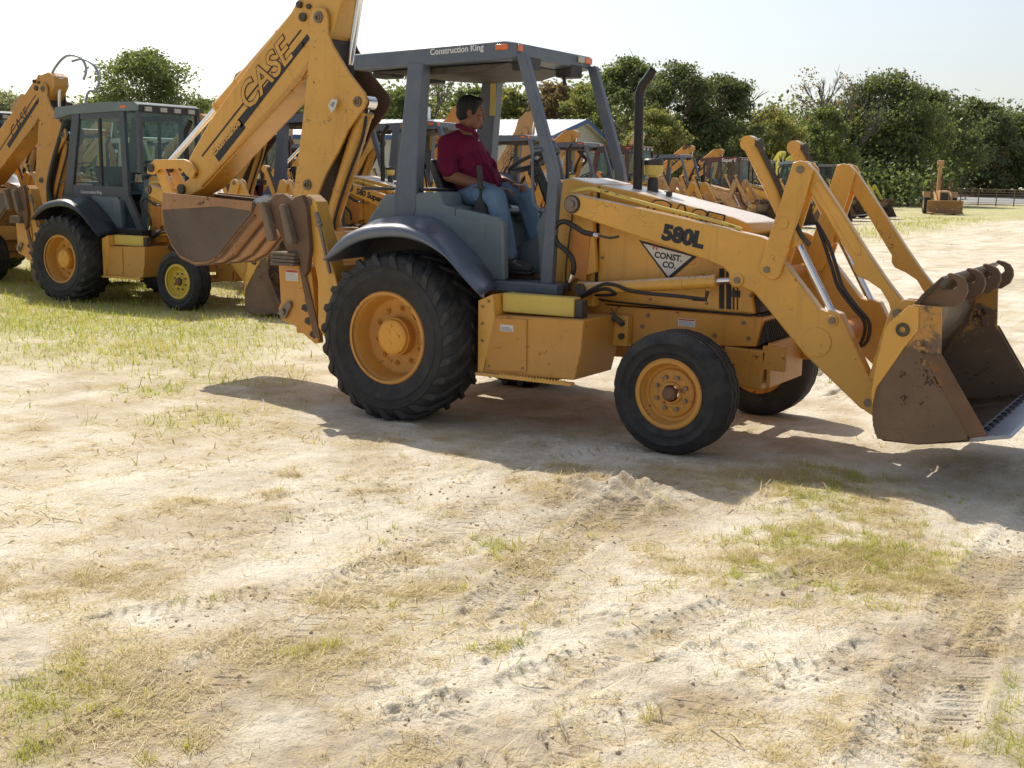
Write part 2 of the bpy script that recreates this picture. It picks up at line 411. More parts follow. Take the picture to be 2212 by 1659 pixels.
def front_wheel(parent,x,y,z,side,paint,steer=0.):
    b=MB().lathe([(.200,-.122),(.222,-.125),(.232,-.118),(.228,-.106),(.198,-.100),(.190,-.085),(.180,-.060),(.160,-.050),(.155,-.062),(.148,-.066),(.075,-.060),(.07,-.075),(.055,-.080),(.05,.08),(.18,.08),(.20,.10),(.230,.118)],48)
    for k in range(8):
        a=2*PI*k/8; b.ycyl(.108*math.cos(a),.108*math.sin(a),-.060,-.066,.017,10)
    rim=b.build('front_wheel',paint,parent,loc=(x,y,z)); rim.rotation_euler=(0,0,steer+(PI if side>0 else 0))
    prof=[(.222,-.108),(.245,-.122),(.268,-.131),(.271,-.136),(.278,-.137),(.282,-.135),(.325,-.140),(.328,-.144),(.335,-.143),(.338,-.138),(.362,-.130),(.388,-.112),(.398,-.095)]
    for g in (-.062,0,.062): prof+= [(.402,g-.022),(.402,g-.009),(.388,g-.006),(.388,g+.006),(.402,g+.009),(.402,g+.022)]
    prof+= [(.398,.095),(.388,.112),(.362,.130),(.325,.140),(.285,.137),(.245,.122),(.222,.108)]
    t=MB(); n=120; m=len(prof)
    for k in range(n):
        a=2*PI*k/n; zz=.006*(1 if k%4<2 else -1)
        for i,(r,h) in enumerate(prof):
            d=zz if 12<i<m-7 else 0
            rr=r-(.006 if (k%6==0 and i in (10,11,12,m-7,m-6,m-5)) else 0)
            t.v.append((rr*math.cos(a),h+d,rr*math.sin(a)))
    for k in range(n):
        l=(k+1)%n
        for i in range(m-1): t.f.append((k*m+i,k*m+i+1,l*m+i+1,l*m+i))
    t.build('tyre',M['rubber'],rim,sharp=50)
    h=MB().lathe([(0,-.128),(.030,-.127),(.044,-.115),(.047,-.07)],24); h.build('hub_cap',M['rustm'],rim)
    nb=MB()
    for k in range(8):
        a=2*PI*k/8+.39; nb.ycyl(.108*math.cos(a),.108*math.sin(a),-.062,-.082,.015,6)
    nb.build('wheel_nuts',M['pin'],rim)
    return rim
def cylinder(parent,name,p0,p1,split,r,rr,paint,nm2='piston_rod'):
    a,c=Vector(p0),Vector(p1); m=a.lerp(c,split)
    d=(c-a).normalized()
    b=MB().tube([a,a+d*.02,m-d*.03,m-d*.03,m],[r,r,r,r*1.12,r*1.12],18)
    b.cyl((a.x,a.y-r*.9,a.z),(a.x,a.y+r*.9,a.z),r*1.05,14)
    for t in (.3,.75):
        q=a.lerp(m,t); b.tube([q,q+d*.015],[r*1.08]*2,18)
    o=b.build(name,paint,parent)
    k=MB().cyl(m-d*.01,c,rr,14); k.cyl((c.x,c.y-r*.8,c.z),(c.x,c.y+r*.8,c.z),r*.85,14)
    k.build(nm2,M['chrome'],o)
    return o
def arc_pts(c,r,a0,a1,n): return [(c[0]+r*math.cos(a0+(a1-a0)*i/n),c[1]+r*math.sin(a0+(a1-a0)*i/n)) for i in range(n+1)]
# ================================================================== backhoe loader
def backhoe(name='backhoe_loader',cab=False,frame='blue',paint='yellow',rimf='rim',loader=0.,boomrot=0.,stickrot=0.,detail=2,hooks=True,roofm=None,label='',group=None,logo=True,steer=0.,white_frame=None):
    """x forwards, y to its left, z up; rear axle over the origin"""
    root=thing(name,label=label,cat='backhoe loader',group=group)
    Y=M[paint]; FR=M[frame]; RF=M[roofm or frame]
    B=lambda: MB()
    for s in (-1,1):
        rear_wheel(root,0,s*.88,.60,s,M['rim']); front_wheel(root,2.141,s*.81,.398,s,M[rimf],steer)
    # chassis
    c=B().prism([(-1.0,.62),(-1.0,1.0),(1.3,1.0),(1.35,.865),(2.53,.865),(2.49,.668),(1.45,.60),(.6,.50),(-.5,.50)],-.33,.33)
    c.cyl((0,-.70,.60),(0,.70,.60),.11,16); c.cyl((2.141,-.70,.40),(2.141,.70,.40),.05,12); c.box(2.02,2.26,-.12,.12,.36,.62)
    c.build('chassis',M['yellow_worn'] if paint=='yellow' else Y,root,bevel=.008)
    n=B().prism([(2.27,.655),(2.57,.645),(2.54,.38),(2.29,.40)],-.335,.335)
    n.build('nose_weight',M['yellow_worn'],root,bevel=.012)
    n=B().box(2.572,2.60,-.33,.33,.40,.70); n.box(2.54,2.70,-.335,-.30,.52,.68); n.box(2.54,2.70,.30,.335,.52,.68)
    n.build('front_bumper',M['yellow_worn'],root,bevel=.006)
    g=B()
    g.prism([(2.475,.88),(2.50,.88),(2.545,.70),(2.50,.67)],-.29,.29)
    for i in range(17):
        y=-.27+i*.034; g.prism([(2.50,.88),(2.515,.88),(2.565,.70),(2.545,.70)],y-.004,y+.004)
    g.build('lower_grille',M['black'],root)
    # cowl and hood
    cw=B().prism([(.975,1.735),(1.04,1.755),(1.255,1.715),(1.255,.87),(.94,.87),(.90,1.0)],-.305,.305)
    cw.build('cowl',Y,root,bevel=.022)
    B().box(1.25,1.285,-.285,.285,.88,1.68).build('hood_seam',M['black'],root)
    hp=[(1.28,1.708),(1.53,1.670),(2.28,1.512),(2.385,1.475),(2.40,1.44),(2.40,1.40),(2.375,1.39),(2.375,1.30),(2.46,.878),(1.28,.872)]
    hd=B().prism(hp,-.30,.30); hd.build('hood',Y,root,bevel=.022)
    gr=B().prism([(2.378,1.385),(2.40,1.385),(2.49,.89),(2.465,.89)],-.26,.26)
    for i in range(15):
        z=.93+i*.03; x=2.49-(z-.89)*.18; gr.box(x-.01,x+.012,-.26,.26,z,z+.008)
    for s in (-1,1):
        gr.cyl((2.38,s*.17,1.35),(2.43,s*.17,1.34),.055,16)
    gr.build('radiator_grille',M['black'],root)
    for s in (-1,1):
        st=B()
        for x0,x1 in ((2.20,2.235),(2.25,2.285),(2.297,2.307),(2.325,2.333)):
            y=-.3035 if s<0 else .3035
            st.prism([(x0,1.17),(x1,1.17),(x1+.012,.90),(x0+.012,.90)],y-.0015,y+.0015)
        st.build('hood_stripes',M['decalblack'],root)
    if detail>1 and HI:
        k=MB()
        for x,z in ((1.32,.95),(1.32,1.20),(1.70,.93),(2.12,.93),(2.43,1.0)): k.ycyl(x,z,-.302,-.310,.011,8)
        for x,z in ((1.70,.82),(2.40,.82),(2.44,.72),(1.75,.66),(2.2,.72),(1.66,.74)): k.ycyl(x,z,-.332,-.342,.014,6)
        for x,z in ((.70,.86),(.70,.74),(.70,.62),(.75,.90)): k.ycyl(x,z,-.894,-.902,.010,8)
        k.build('panel_bolts',M['pin'],root)
        q=MB(); q.prism([(2.30,.985),(2.355,.985),(2.355,1.03),(2.30,1.03)],-.312,-.3025); q.ycyl(2.33,1.008,-.312,-.325,.014,10); q.build('hood_latch',M['black'],root)
        q=MB().tube([(1.24,-.34,.92),(1.40,-.345,.90),(1.60,-.345,.895),(2.0,-.345,.885),(2.46,-.345,.875)],.008,6); q.build('frame_cable',M['hose'],root)
        q=MB().tube([(1.115,-.385,1.50),(1.09,-.385,1.30),(1.07,-.385,1.12),(1.075,-.385,.98)],.006,6,smooth_path=3); q.build('brake_line',M['hose'],root)
    # exhaust + pre-cleaner + cap
    ex=B().tube([(1.45,-.05,1.66),(1.452,-.05,1.70),(1.445,-.05,2.30),(1.452,-.05,2.36),(1.475,-.05,2.41),(1.51,-.05,2.45),(1.545,-.05,2.505)],[.040,.033,.033,.034,.034,.034,.030],16,cap=False,smooth_path=3)
    ex.tube([(1.45,-.05,1.655),(1.45,-.05,1.67)],[.06,.06],16)
    ex.build('exhaust_stack',M['exhaust'],root)
    pc=B().lathe([(.0,1.63),(.042,1.64),(.040,1.74),(.03,1.765)],20,c=(1.535,.03,0),axis='z'); pco=pc.build('air_precleaner',M['black'],root)
    B().lathe([(.03,1.765),(.066,1.785),(.068,1.850),(.060,1.852)],24,c=(1.535,.03,0),axis='z').build('dust_bowl',M['pale_yellow'],pco)
    B().lathe([(.060,1.848),(.070,1.850),(.072,1.885),(.060,1.897),(0,1.90)],24,c=(1.535,.03,0),axis='z').build('bowl_cap',M['black'],pco)
    fc=B().cyl((1.70,-.05,1.635),(1.70,-.05,1.665),.022,12); fc.box(1.665,1.735,-.057,-.043,1.662,1.670); fc.build('filler_cap',M['dark'],root)
    # floor, consoles, seat deck
    fl=B().box(.25,1.09,-.56,.56,.955,1.012); fl.box(.60,1.12,-.60,-.50,.94,1.015); fl.box(.60,1.12,.50,.60,.94,1.015)
    fl.build('cab_floor',M[frame] if not cab else M['black'],root,bevel=.01)
    for s in (-1,1):
        y0,y1=(-.55,-.27) if s<0 else (.27,.55)
        k=B().prism([(-.60,1.05),(-.60,1.40),(-.43,1.61),(.085,1.64),(.11,1.545),(.22,1.525),(.22,1.013)],y0,y1)
        k.prism([(.2205,1.5249),(.59,1.465),(.64,1.42),(.655,1.013),(.2205,1.013)],*( (-.55,-.475) if s<0 else (.475,.55)))
        k.box(.2205,.36,*( (-.474,-.27) if s<0 else (.27,.474)),1.40,1.47)
        ko=k.build('side_console',M['panel'],root,bevel=.018)
        yy=-.5525 if s<0 else .5525
        B().prism([(.10,1.48),(.45,1.44),(.49,1.40),(.50,1.07),(.13,1.07)],yy-.0025,yy+.0025).build('access_panel',M['panel'],ko,bevel=.003)
    dk=B().box(-.55,-.10,-.268,.268,1.05,1.55); dk.box(-.10,.22,-.2,.2,1.012,1.40); dk.build('seat_base',M['black'],root,bevel=.01)
    B().box(-.68,-.02,-.52,.52,1.640,1.662).build('rear_shelf',M['black'],root,bevel=.004)
    bl=B()
    for y in (-.14,-.04,.10,.2):
        bl.tube([(-.40,y,1.66),(-.43,y,1.80)],.007,8); bl.ell((-.43,y,1.83),(.024,.024,.028))
    bl.build('backhoe_levers',M['black'],root)
    hm=B().ell((.62,.06,1.04),(.30,.17,.27)); hm.build('transmission_hump',M['panel'],root)
    ds=B().prism([(.80,1.012),(.93,1.012),(.99,1.66),(.975,1.72),(.87,1.70),(.84,1.55),(.76,1.40),(.78,1.3)],-.30,.44); dso=ds.build('dashboard',M['panel'],root,bevel=.015)
    vt=B()
    for i in range(7): vt.box(.772+.004*i,.785+.004*i,-.28,-.02,1.30+.022*i,1.31+.022*i)
    vt.build('dash_vents',M['black'],dso)
    # seat
    so=B().prism([(-.12,1.42),(.30,1.45),(.33,1.49),(.30,1.535),(-.05,1.52),(-.12,1.50)],-.24,.24).build('seat',M['vinyl'],root,bevel=.03)
    B().prism([(-.12,1.50),(-.06,1.49),(-.17,1.84),(-.205,1.885),(-.25,1.88),(-.24,1.80)],-.23,.23).build('backrest',M['vinyl'],so,bevel=.03)
    # steering wheel
    sw=B(); C0=Vector((.575,-.02,1.875)); nrm=Vector((-.42,-.03,.9)).normalized(); a1=nrm.cross(Vector((0,1,0))).normalized(); a2=nrm.cross(a1)
    ringp=[C0+.200*(math.cos(t)*a1+math.sin(t)*a2) for t in np.linspace(0,2*PI,37)]
    sw.tube(ringp,.014,10,cap=False)
    for t in (.5,2.6,4.7): sw.tube([C0-nrm*.03,C0+.195*(math.cos(t)*a1+math.sin(t)*a2)],.009,8)
    sw.ell(tuple(C0-nrm*.02),(.04,.04,.03)); sw.tube([C0-nrm*.03,C0-nrm*.42],[.03,.045],12)
    sw.tube([C0-nrm*.12,C0-nrm*.12+Vector((.02,-.17,.02))],.006,6); sw.ell(tuple(C0-nrm*.12+Vector((.02,-.18,.02))),(.016,.016,.02))
    sw.build('steering_wheel',M['black'],root)
    lv=B().tube([(.32,-.37,1.52),(.325,-.37,1.66)],[.012,.009],10); lv.tube([(.325,-.37,1.655),(.325,-.37,1.68),(.315,-.37,1.79),(.31,-.37,1.825),(.31,-.37,1.835)],[.012,.022,.020,.019,.010],12); lv.box(.28,.36,-.385,-.355,1.667,1.68)
    lvo=lv.build('loader_lever',M['black'],root)
    B().tube([(.32,-.37,1.49),(.32,-.37,1.53),(.322,-.37,1.60)],[.085,.055,.015],4).build('lever_boot',M['black'],lvo)
    # canopy or cab
    if not cab:
        T=B().prism([(-.72,2.535),(-.72,2.652),(.63,2.692),(.735,2.672),(.735,2.578),(.65,2.562)],-.55,.55)
        ro=T.build('canopy_roof',RF,root,bevel=.012)
        u=B().prism([(-.66,2.532),(.6,2.555),(.35,2.495),(-.2,2.492)],-.44,.44); u.build('roof_lining',M['dark'],ro,bevel=.01)
        k=B().box(-.69,-.50,-.36,-.20,2.49,2.555); k.box(-.69,-.50,.20,.36,2.49,2.555); k.build('rear_work_lamps',M['black'],ro,bevel=.01)
        k=B().box(.60,.74,-.40,-.22,2.50,2.595); k.box(.60,.74,.22,.40,2.50,2.595); k.build('front_work_lamps',M['black'],ro,bevel=.012)
        for s in (-1,1):
            B().box(.56,.665,s*.552-.010,s*.552+.010,2.628,2.668).build('amber_marker',M['amber'],ro,bevel=.008)
        B().box(.736,.752,.43,.535,2.615,2.662).build('amber_marker',M['amber'],ro,bevel=.006)
        B().box(.736,.750,.32,.42,2.615,2.662).build('clear_marker',M['lamp'],ro,bevel=.006)
        B().box(.736,.752,-.545,-.49,2.615,2.662).build('amber_marker',M['amber'],ro,bevel=.006)
        B().tube([(.66,.24,2.56),(.68,.22,2.50),(.70,.20,2.44)],[.010,.012,.016],8).build('mirror_bracket',M['black'],ro)
        for s in (-1,1):
            y0,y1=(-.556,-.45) if s<0 else (.45,.556)
            B().prism([(-.205,2.57),(-.065,2.57),(-.125,1.80),(-.130,1.50),(-.15,1.44),(-.33,1.44),(-.335,1.60),(-.30,1.8)],y0,y1).build('rear_post',FR,root,bevel=.010)
            B().box(-.37,-.11,s*.49-.08,s*.49+.08,1.405,1.450).build('post_foot',FR,root,bevel=.006)
            y0,y1=(-.55,-.49) if s<0 else (.49,.55)
            B().prism([(.725,2.60),(.800,2.60),(1.062,1.83),(1.080,1.72),(1.050,1.0),(.955,1.0),(1.0,1.72),(.985,1.81)],y0,y1).build('front_post',FR,root,bevel=.006)
        B().tube([(.955,-.56,1.94),(.92,-.575,1.935),(.895,-.58,1.90),(.905,-.58,1.62),(.93,-.575,1.55),(.985,-.56,1.52)],.011,8,smooth_path=4).build('grab_handle',FR,root)
        B().prism([(-.125,2.50),(-.075,2.50),(-.08,2.24),(-.13,2.24)],.446,.449).build('paper_tag',M['pale_yellow'],root)
    else:
        T=B().prism([(-.66,2.54),(-.63,2.70),(.32,2.755),(1.02,2.745),(1.09,2.70),(1.09,2.63),(.70,2.625),(-.30,2.60)],-.56,.56)
        ro=T.build('cab_roof',RF,root,bevel=.03)
        B().box(1.085,1.10,-.54,.54,2.605,2.71).build('lamp_bar',M['black'],ro)
        for y in (-.40,-.13,.12,.38): B().box(1.095,1.125,y-.055,y+.055,2.625,2.685).build('work_lamp',M['lamp'],ro,bevel=.01)
        for s in (-1,1):
            k=B().box(.74,.86,s*.562-.006,s*.562+.006,2.665,2.70); k.build('amber_marker',M['amber'],ro,bevel=.004)
        B().box(-.67,-.655,-.50,-.40,2.60,2.68).build('red_marker',M['redlens'],ro)
        for s in (-1,1):
            f=s*.53
            y0,y1=f-.025,f+.025
            B().prism([(-.27,2.60),(-.12,2.60),(-.36,1.42),(-.58,1.42),(-.50,1.55)],y0,y1).build('rear_post',FR,root,bevel=.008)
            B().prism([(.70,2.62),(.80,2.62),(.83,1.5),(1.10,1.02),(1.0,.98),(.73,1.45)],y0,y1).build('front_post',FR,root,bevel=.008)
            B().prism([(-.10,2.605),(.70,2.615),(.70,2.54),(-.11,2.53)],y0+.004,y1-.004).build('door_header',FR,root)
            B().prism([(-.36,1.62),(.73,1.60),(.73,1.46),(-.38,1.46)],y0+.003,y1-.003).build('door_sill',FR,root)
            B().prism([(.26,2.55),(.30,2.55),(.29,1.60),(.25,1.60)],y0+.006,y1-.006).build('window_bar',M['black'],root)
            B().prism([(-.30,2.56),(.70,2.56),(.72,1.58),(-.36,1.58)],f-.003,f+.003).build('side_window',M['glass'],root)
            B().prism([(.0,1.46),(.73,1.46),(1.0,1.03),(.5,1.03)],f-.003,f+.003).build('lower_side_window',M['glass'],root)
            B().prism([(-.05,1.47),(.03,1.47),(.55,1.03),(.47,.99)],y0+.001,y1-.001).build('lower_frame',FR,root)
            B().prism([(.47,1.04),(1.08,1.04),(1.08,.97),(.47,.97)],y0-.005,y1+.005).build('side_sill',FR,root)
            B().box(1.04,1.10,f-.03,f+.03,1.80,2.62).build('windscreen_post',FR,root,bevel=.006)
            B().prism([(.79,2.60),(1.06,2.60),(1.08,1.80),(.81,1.80)],f-.003,f+.003).build('quarter_window',M['glass'],root)
        B().box(1.055,1.062,-.5,.5,1.80,2.61).build('windscreen',M['glass'],root)
        B().box(1.045,1.10,-.5,.5,1.765,1.80).build('windscreen_sill',FR,root)
        B().box(-.50,-.495,-.5,.5,1.7,2.55).build('rear_window',M['glass'],root)
    # fenders
    Bt=[(-.572,1.128),(-.49,1.165),(-.40,1.215),(-.30,1.262),(-.19,1.296),(-.03,1.318),(.14,1.322),(.30,1.295),(.42,1.25),(.54,1.18),(.68,1.055),(.82,.94)]
    Tp=[(-.585,1.140),(-.515,1.225),(-.44,1.300),(-.345,1.352),(-.22,1.392),(-.06,1.415),(.12,1.418),(.27,1.380),(.39,1.318),(.505,1.235),(.64,1.110),(.78,.985)]
    Ip=[(-.60,1.15),(-.56,1.25),(-.50,1.34),(-.42,1.40),(-.30,1.44),(-.15,1.455),(-.01,1.452),(.13,1.405),(.27,1.31),(.41,1.20),(.52,1.09),(.61,.97)]
    def dens(p):
        P=[Vector((x,0,z)) for x,z in p]; Q=[]
        for i in range(len(P)-1):
            p0=P[max(0,i-1)];p1=P[i];p2=P[i+1];p3=P[min(len(P)-1,i+2)]
            for k in range(4):
                t=k/4; v=.5*((2*p1)+(-p0+p2)*t+(2*p0-5*p1+4*p2-p3)*t*t+(-p0+3*p1-3*p2+p3)*t**3); Q.append((v.x,v.z))
        return Q+[p[-1]]
    for s in (-1,1):
        f=B(); fr=[]
        for (bx,bz),(tx,tz),(ix,iz) in zip(dens(Bt),dens(Tp),dens(Ip)):
            L=lambda a,c: (bx+(tx-bx)*a, bz+(tz-bz)*c)
            k=[(bx,-1.080,bz),(L(.25,.22)[0],-1.094,L(.25,.22)[1]),(L(.5,.5)[0],-1.096,L(.5,.5)[1]),(L(.75,.78)[0],-1.080,L(.75,.78)[1]),(L(.93,.95)[0],-1.045,L(.93,.95)[1]),(tx,-.99,tz),((tx*.6+ix*.4),-.83,(tz*.5+iz*.5)+.022),(ix,-.56,iz+.005),(ix,-.56,iz-.02),((tx+ix)/2,-.82,(tz+iz)/2-.02),(tx-.0,-1.0,tz-.025),(bx,-1.064,bz)]
            fr.append([(x,y*(-s),z) for x,y,z in k])
        f.ring(fr); f.build('rear_fender',M['fender' if not cab else 'fender_dark'],root,sharp=75)
        w_=B().prism([(x,z-.03) for x,z in Ip]+[(.50,.98),(.30,1.15),(0,1.2),(-.3,1.15),(-.5,1.0)],s*.575-.01,s*.575+.01)
        w_.build('wheel_arch',M['black'],root)
    # step box and tank
    for s in (-1,1):
        y0,y1=(-.88,-.33) if s<0 else (.33,.88)
        bx=B()
        def fy(y): return y if s<0 else -y
        bx.prism([(.695,.80),(1.49,.82),(1.475,.60),(1.43,.41),(.69,.385)],y0,y1)
        bo=bx.build('step_box',M['yellow_worn'] if paint!='maroon' else Y,root,bevel=.008)
        k=B().prism([(.66,.37),(.66,.90),(.78,.95),(.80,.80),(.70,.38)],*( (-.893,-.40) if s<0 else (.40,.893)))
        k.build('box_end_plate',Y,bo,bevel=.004)
        st=B().box(.66,1.43,fy(-.925) if s<0 else .87,fy(-.87) if s<0 else .925,.375,.395)
        for i in range(22):
            x=.86+i*.024; st.prism([(x,.395),(x+.012,.412),(x+.024,.395)],*( (-.925,-.915) if s<0 else (.915,.925)))
        st.build('tread_step',Y,bo)
        yy=-.8865 if s<0 else .8865
        B().prism([(.725,.785),(1.055,.795),(1.06,.43),(.73,.415)],yy-.0045,yy+.0045).build('box_door',M['yellow_worn'],bo,bevel=.004)
        if s<0:
            k=B()
            for x,z in ((.755,.445),(1.03,.455)): k.ycyl(x,z,-.892,-.897,.009,8)
            k.build('door_latches',M['pin'],bo)
        B().box(.80,1.37,*( (-.80,-.70) if s<0 else (.70,.80)),.822,.955).build('hydraulic_tank',M['pale_yellow'],root,bevel=.008)
        B().box(1.372,1.43,*( (-.79,-.71) if s<0 else (.71,.79)),.822,.94).build('tank_end',M['dark'],root,bevel=.004)
        k=B().box(1.46,1.585,*( (-.41,-.332) if s<0 else (.332,.41)),.60,.81)
        ko=k.build('axle_bracket',Y,root,bevel=.005)
        k=B()
        for z in (.67,.76): k.ycyl(1.545,z,s*.405,s*.432,.022,14)
        k.tube([(1.47,s*.44,.83),(1.50,s*.45,.80),(1.56,s*.44,.765)],[.012,.024,.016],10)
        k.build('bracket_bolts',M['dark'],ko)
    # ---------------- loader
    pv=Vector((1.18,0,1.57)); Lt=Matrix.Translation(pv)@Matrix.Rotation(loader,4,'Y')@Matrix.Translation(-pv)
    arm=[(1.13,1.545),(1.115,1.58),(1.13,1.62),(1.17,1.643),(1.24,1.632),(1.84,1.532),(2.55,1.40),(2.63,1.365),(2.72,1.235),(2.955,.965),(3.0,.955),(3.02,.965),(3.09,.945),(3.115,.90),(3.30,.56),(3.355,.43),(3.345,.375),(3.30,.350),(3.25,.365),(2.87,.675),(2.61,.95),(2.52,1.04),(2.44,1.068),(2.375,1.065),(2.345,1.10),(2.345,1.155),(2.30,1.195),(2.20,1.230),(1.18,1.500)]
    LY=M['yellow'] if paint=='yellow' else Y
    for s in (-1,1):
        y0,y1=(-.50,-.405) if s<0 else (.405,.50)
        ao=B().prism(arm,y0,y1).xform(Lt).build('loader_arm',LY,root,bevel=.010)
        k=B()
        yo=s*.50
        k.ycyl(2.95,.755,yo-.012*0,yo+s*.008,.095,32); k.ycyl(2.41,1.115,yo,yo+s*.012,.042,20); k.ycyl(3.045,.90,yo,yo+s*.012,.035,18)
        k.xform(Lt).build('arm_boss',LY,ao,bevel=.003)
        k=B(); k.ycyl(1.175,1.573,yo,yo+s*.004,.064,20); k.xform(Lt).build('grease_ring',M['dark'],ao)
        k=B(); k.ycyl(1.175,1.573,yo,yo+s*.018,.052,20); k.ycyl(1.175,1.573,yo,yo+s*.032,.028,8); k.ycyl(2.41,1.115,yo,yo+s*.022,.022,14); k.ycyl(3.045,.90,yo,yo+s*.022,.022,14); k.ycyl(3.30,.41,yo-s*.0,yo+s*.02,.028,14)
        k.xform(Lt).build('pivot_pin',M['pin'],ao)
        lev=[(2.735,1.83),(2.745,1.865),(2.79,1.877),(2.835,1.865),(2.870,1.825),(2.865,1.79),(2.845,1.70),(2.705,1.185),(2.685,1.145),(2.65,1.13),(2.575,1.165),(2.557,1.20),(2.565,1.225)]
        lo=B().prism(lev,*( (-.530,-.503) if s<0 else (.503,.530))).prism(lev,*( (-.402,-.378) if s<0 else (.378,.402))).xform(Lt).build('bellcrank',LY,root,bevel=.005)
        k=B(); yo=s*.53
        k.ycyl(2.795,1.822,yo-s*.15,yo+s*.012,.024,14); k.ycyl(2.612,1.195,yo-s*.15,yo+s*.012,.020,14)
        k.xform(Lt).build('pivot_pin',M['pin'],lo)
        k=B(); k.ycyl(2.70,1.49,yo,yo+s*.004,.040,24); k.xform(Lt).build('boss_disc',LY,lo,bevel=.002)
        lk=[(2.77,1.86),(2.82,1.868),(2.875,1.815),(3.06,1.565),(3.24,1.315),(3.36,1.16),(3.49,1.01),(3.48,.965),(3.44,.935),(3.40,.955),(3.375,1.03),(3.32,1.11),(3.245,1.155),(3.17,1.185),(3.145,1.22),(3.145,1.265),(2.95,1.555),(2.76,1.80)]
        ko=B().prism(lk,*( (-.487,-.420) if s<0 else (.420,.487))).xform(Lt).build('bucket_link',LY,root,bevel=.008)
        rc=[(2.87,1.735),(2.90,1.76),(3.12,1.47),(3.185,1.37),(3.19,1.31),(3.15,1.315),(3.05,1.46)]
        B().prism(rc,*( (-.492,-.486) if s<0 else (.486,.492))).xform(Lt).build('link_rib',LY,ko,bevel=.003)
        cy=cylinder(root,'dump_cylinder',Lt@Vector((2.425,s*.445,1.985)),Lt@Vector((3.045,s*.445,.90)),.585,.047,.024,LY)
        hq=MB().tube([(2.47,s*.445-.02,1.99),(2.50,s*.445-.02,1.965),(2.62,s*.445-.02,1.76),(2.72,s*.445-.02,1.56),(2.80,s*.445-.02,1.42),(2.86,s*.445-.03,1.36)],.017,8); hq.tube([(2.455,s*.445,1.985),(2.50,s*.445-.01,2.0),(2.515,s*.445-.01,1.96)],.022,8)
        hq.xform(Lt).build('cylinder_hose',M['dark'],cy)
        cylinder(root,'lift_cylinder',(1.255,s*.455,.985),Lt@Vector((2.41,s*.455,1.115)),.86 if loader==0 else .9,.043,.024,LY)
        B().ycyl(1.255,.985,s*.40,s*.515,.042,18).build('cylinder_pin',M['dark'],root)
        B().box(1.18,1.32,*( (-.42,-.33) if s<0 else (.33,.42)),.86,1.03).build('cylinder_bracket',Y,root,bevel=.008)
        B().prism([(1.06,1.62),(1.22,1.66),(1.26,1.50),(1.30,1.10),(1.02,1.0)],*( (-.36,-.306) if s<0 else (.306,.36))).build('loader_tower',Y,root,bevel=.01)
    t=B().cyl((2.95,-.41,.755),(2.95,.41,.755),.085,28); t.cyl((2.60,-.41,1.16),(2.60,.41,1.16),.035,14); t.xform(Lt).build('torque_tube',M['orange'] if detail>1 else Y,root)
    # bucket
    W_=.84
    Lb=Lt@Matrix.Translation((0,-.05,0))
    sp=[(3.47,.275),(3.44,.35),(3.432,.46),(3.437,.57),(3.46,.625),(3.50,.68),(3.575,.80),(3.645,.925),(3.615,1.07),(3.775,1.07),(3.79,.80),(3.85,.70),(4.065,.365),(3.98,.335),(3.70,.272)]
    outer=[(4.06,.333),(3.98,.318),(3.70,.265),(3.50,.262),(3.45,.30),(3.430,.38),(3.425,.50),(3.44,.60),(3.50,.70),(3.58,.83),(3.615,.93),(3.612,1.06),(3.66,1.13),(3.76,1.235)]
    inner=[(3.775,1.225),(3.68,1.115),(3.632,1.05),(3.635,.93),(3.60,.82),(3.52,.69),(3.46,.59),(3.446,.50),(3.45,.39),(3.468,.315),(3.51,.282),(3.70,.285),(3.98,.338),(4.06,.350)]
    sh=B().prism(outer+inner,-W_,W_).xform(Lb); bo=sh.build('loader_bucket',M['bucketin'],root,sharp=50)
    for s in (-1,1):
        B().prism(sp,*( (-W_-.022,-W_-.001) if s<0 else (W_+.001,W_+.022))).xform(Lb).build('side_plate',M['bucketpaint'],bo,bevel=.003)
        B().prism([(3.69,.80),(3.80,.80),(3.86,.705),(4.075,.372),(3.985,.345)],*( (-W_-.034,-W_-.0225) if s<0 else (W_+.0225,W_+.034))).xform(Lb).build('side_cutter',M['rustm'],bo,bevel=.003)
        for q in (-1,1):
            yb=s*.453+q*.055
            B().prism([(3.40,.36),(3.335,.33),(3.28,.36),(3.27,.42),(3.30,.60),(3.36,.86),(3.40,1.0),(3.47,1.06),(3.60,1.06),(3.62,.93),(3.52,.72),(3.45,.60)],yb-.011,yb+.011).xform(Lt).build('bucket_bracket',LY,bo,bevel=.003)
        k=B(); k.ycyl(3.44,.975,s*.453-.085,s*.453+.085,.026,14); k.xform(Lt).build('bucket_pin',M['pin'],bo)
    # outer ear plate with the big bush, next to the side plate
    for s in (-1,1):
        B().prism([(3.43,.46),(3.42,.55),(3.44,.74),(3.475,.925),(3.50,.965),(3.60,1.065),(3.655,1.055),(3.66,.93),(3.60,.84),(3.52,.70),(3.45,.58)],*( (-W_-.030,-W_-.023) if s<0 else (W_+.023,W_+.030))).xform(Lb).build('ear_plate',LY,bo,bevel=.002)
        k=B().lathe([(.018,-.012),(.036,-.014),(.040,-.004),(.040,.01)],20,c=(3.575,s*(W_+.03),.925)); k.xform(Lb).build('ear_bush',M['dark'],bo)
    ce=B().prism([(3.985,.352),(4.185,.390),(4.205,.378),(4.19,.368),(3.98,.322)],-.865,.865).xform(Lb).build('cutting_edge',M['steel'],bo,bevel=.003)
    bl=B()
    for i in range(13):
        y=-.80+i*.1333; q=Vector((4.045,y,.366)); bl.add([],[]); bl.cyl(q,q+Vector((-.01,0,.018)),.021,8)
    bl.xform(Lb).build('edge_bolts',M['black'],bo)
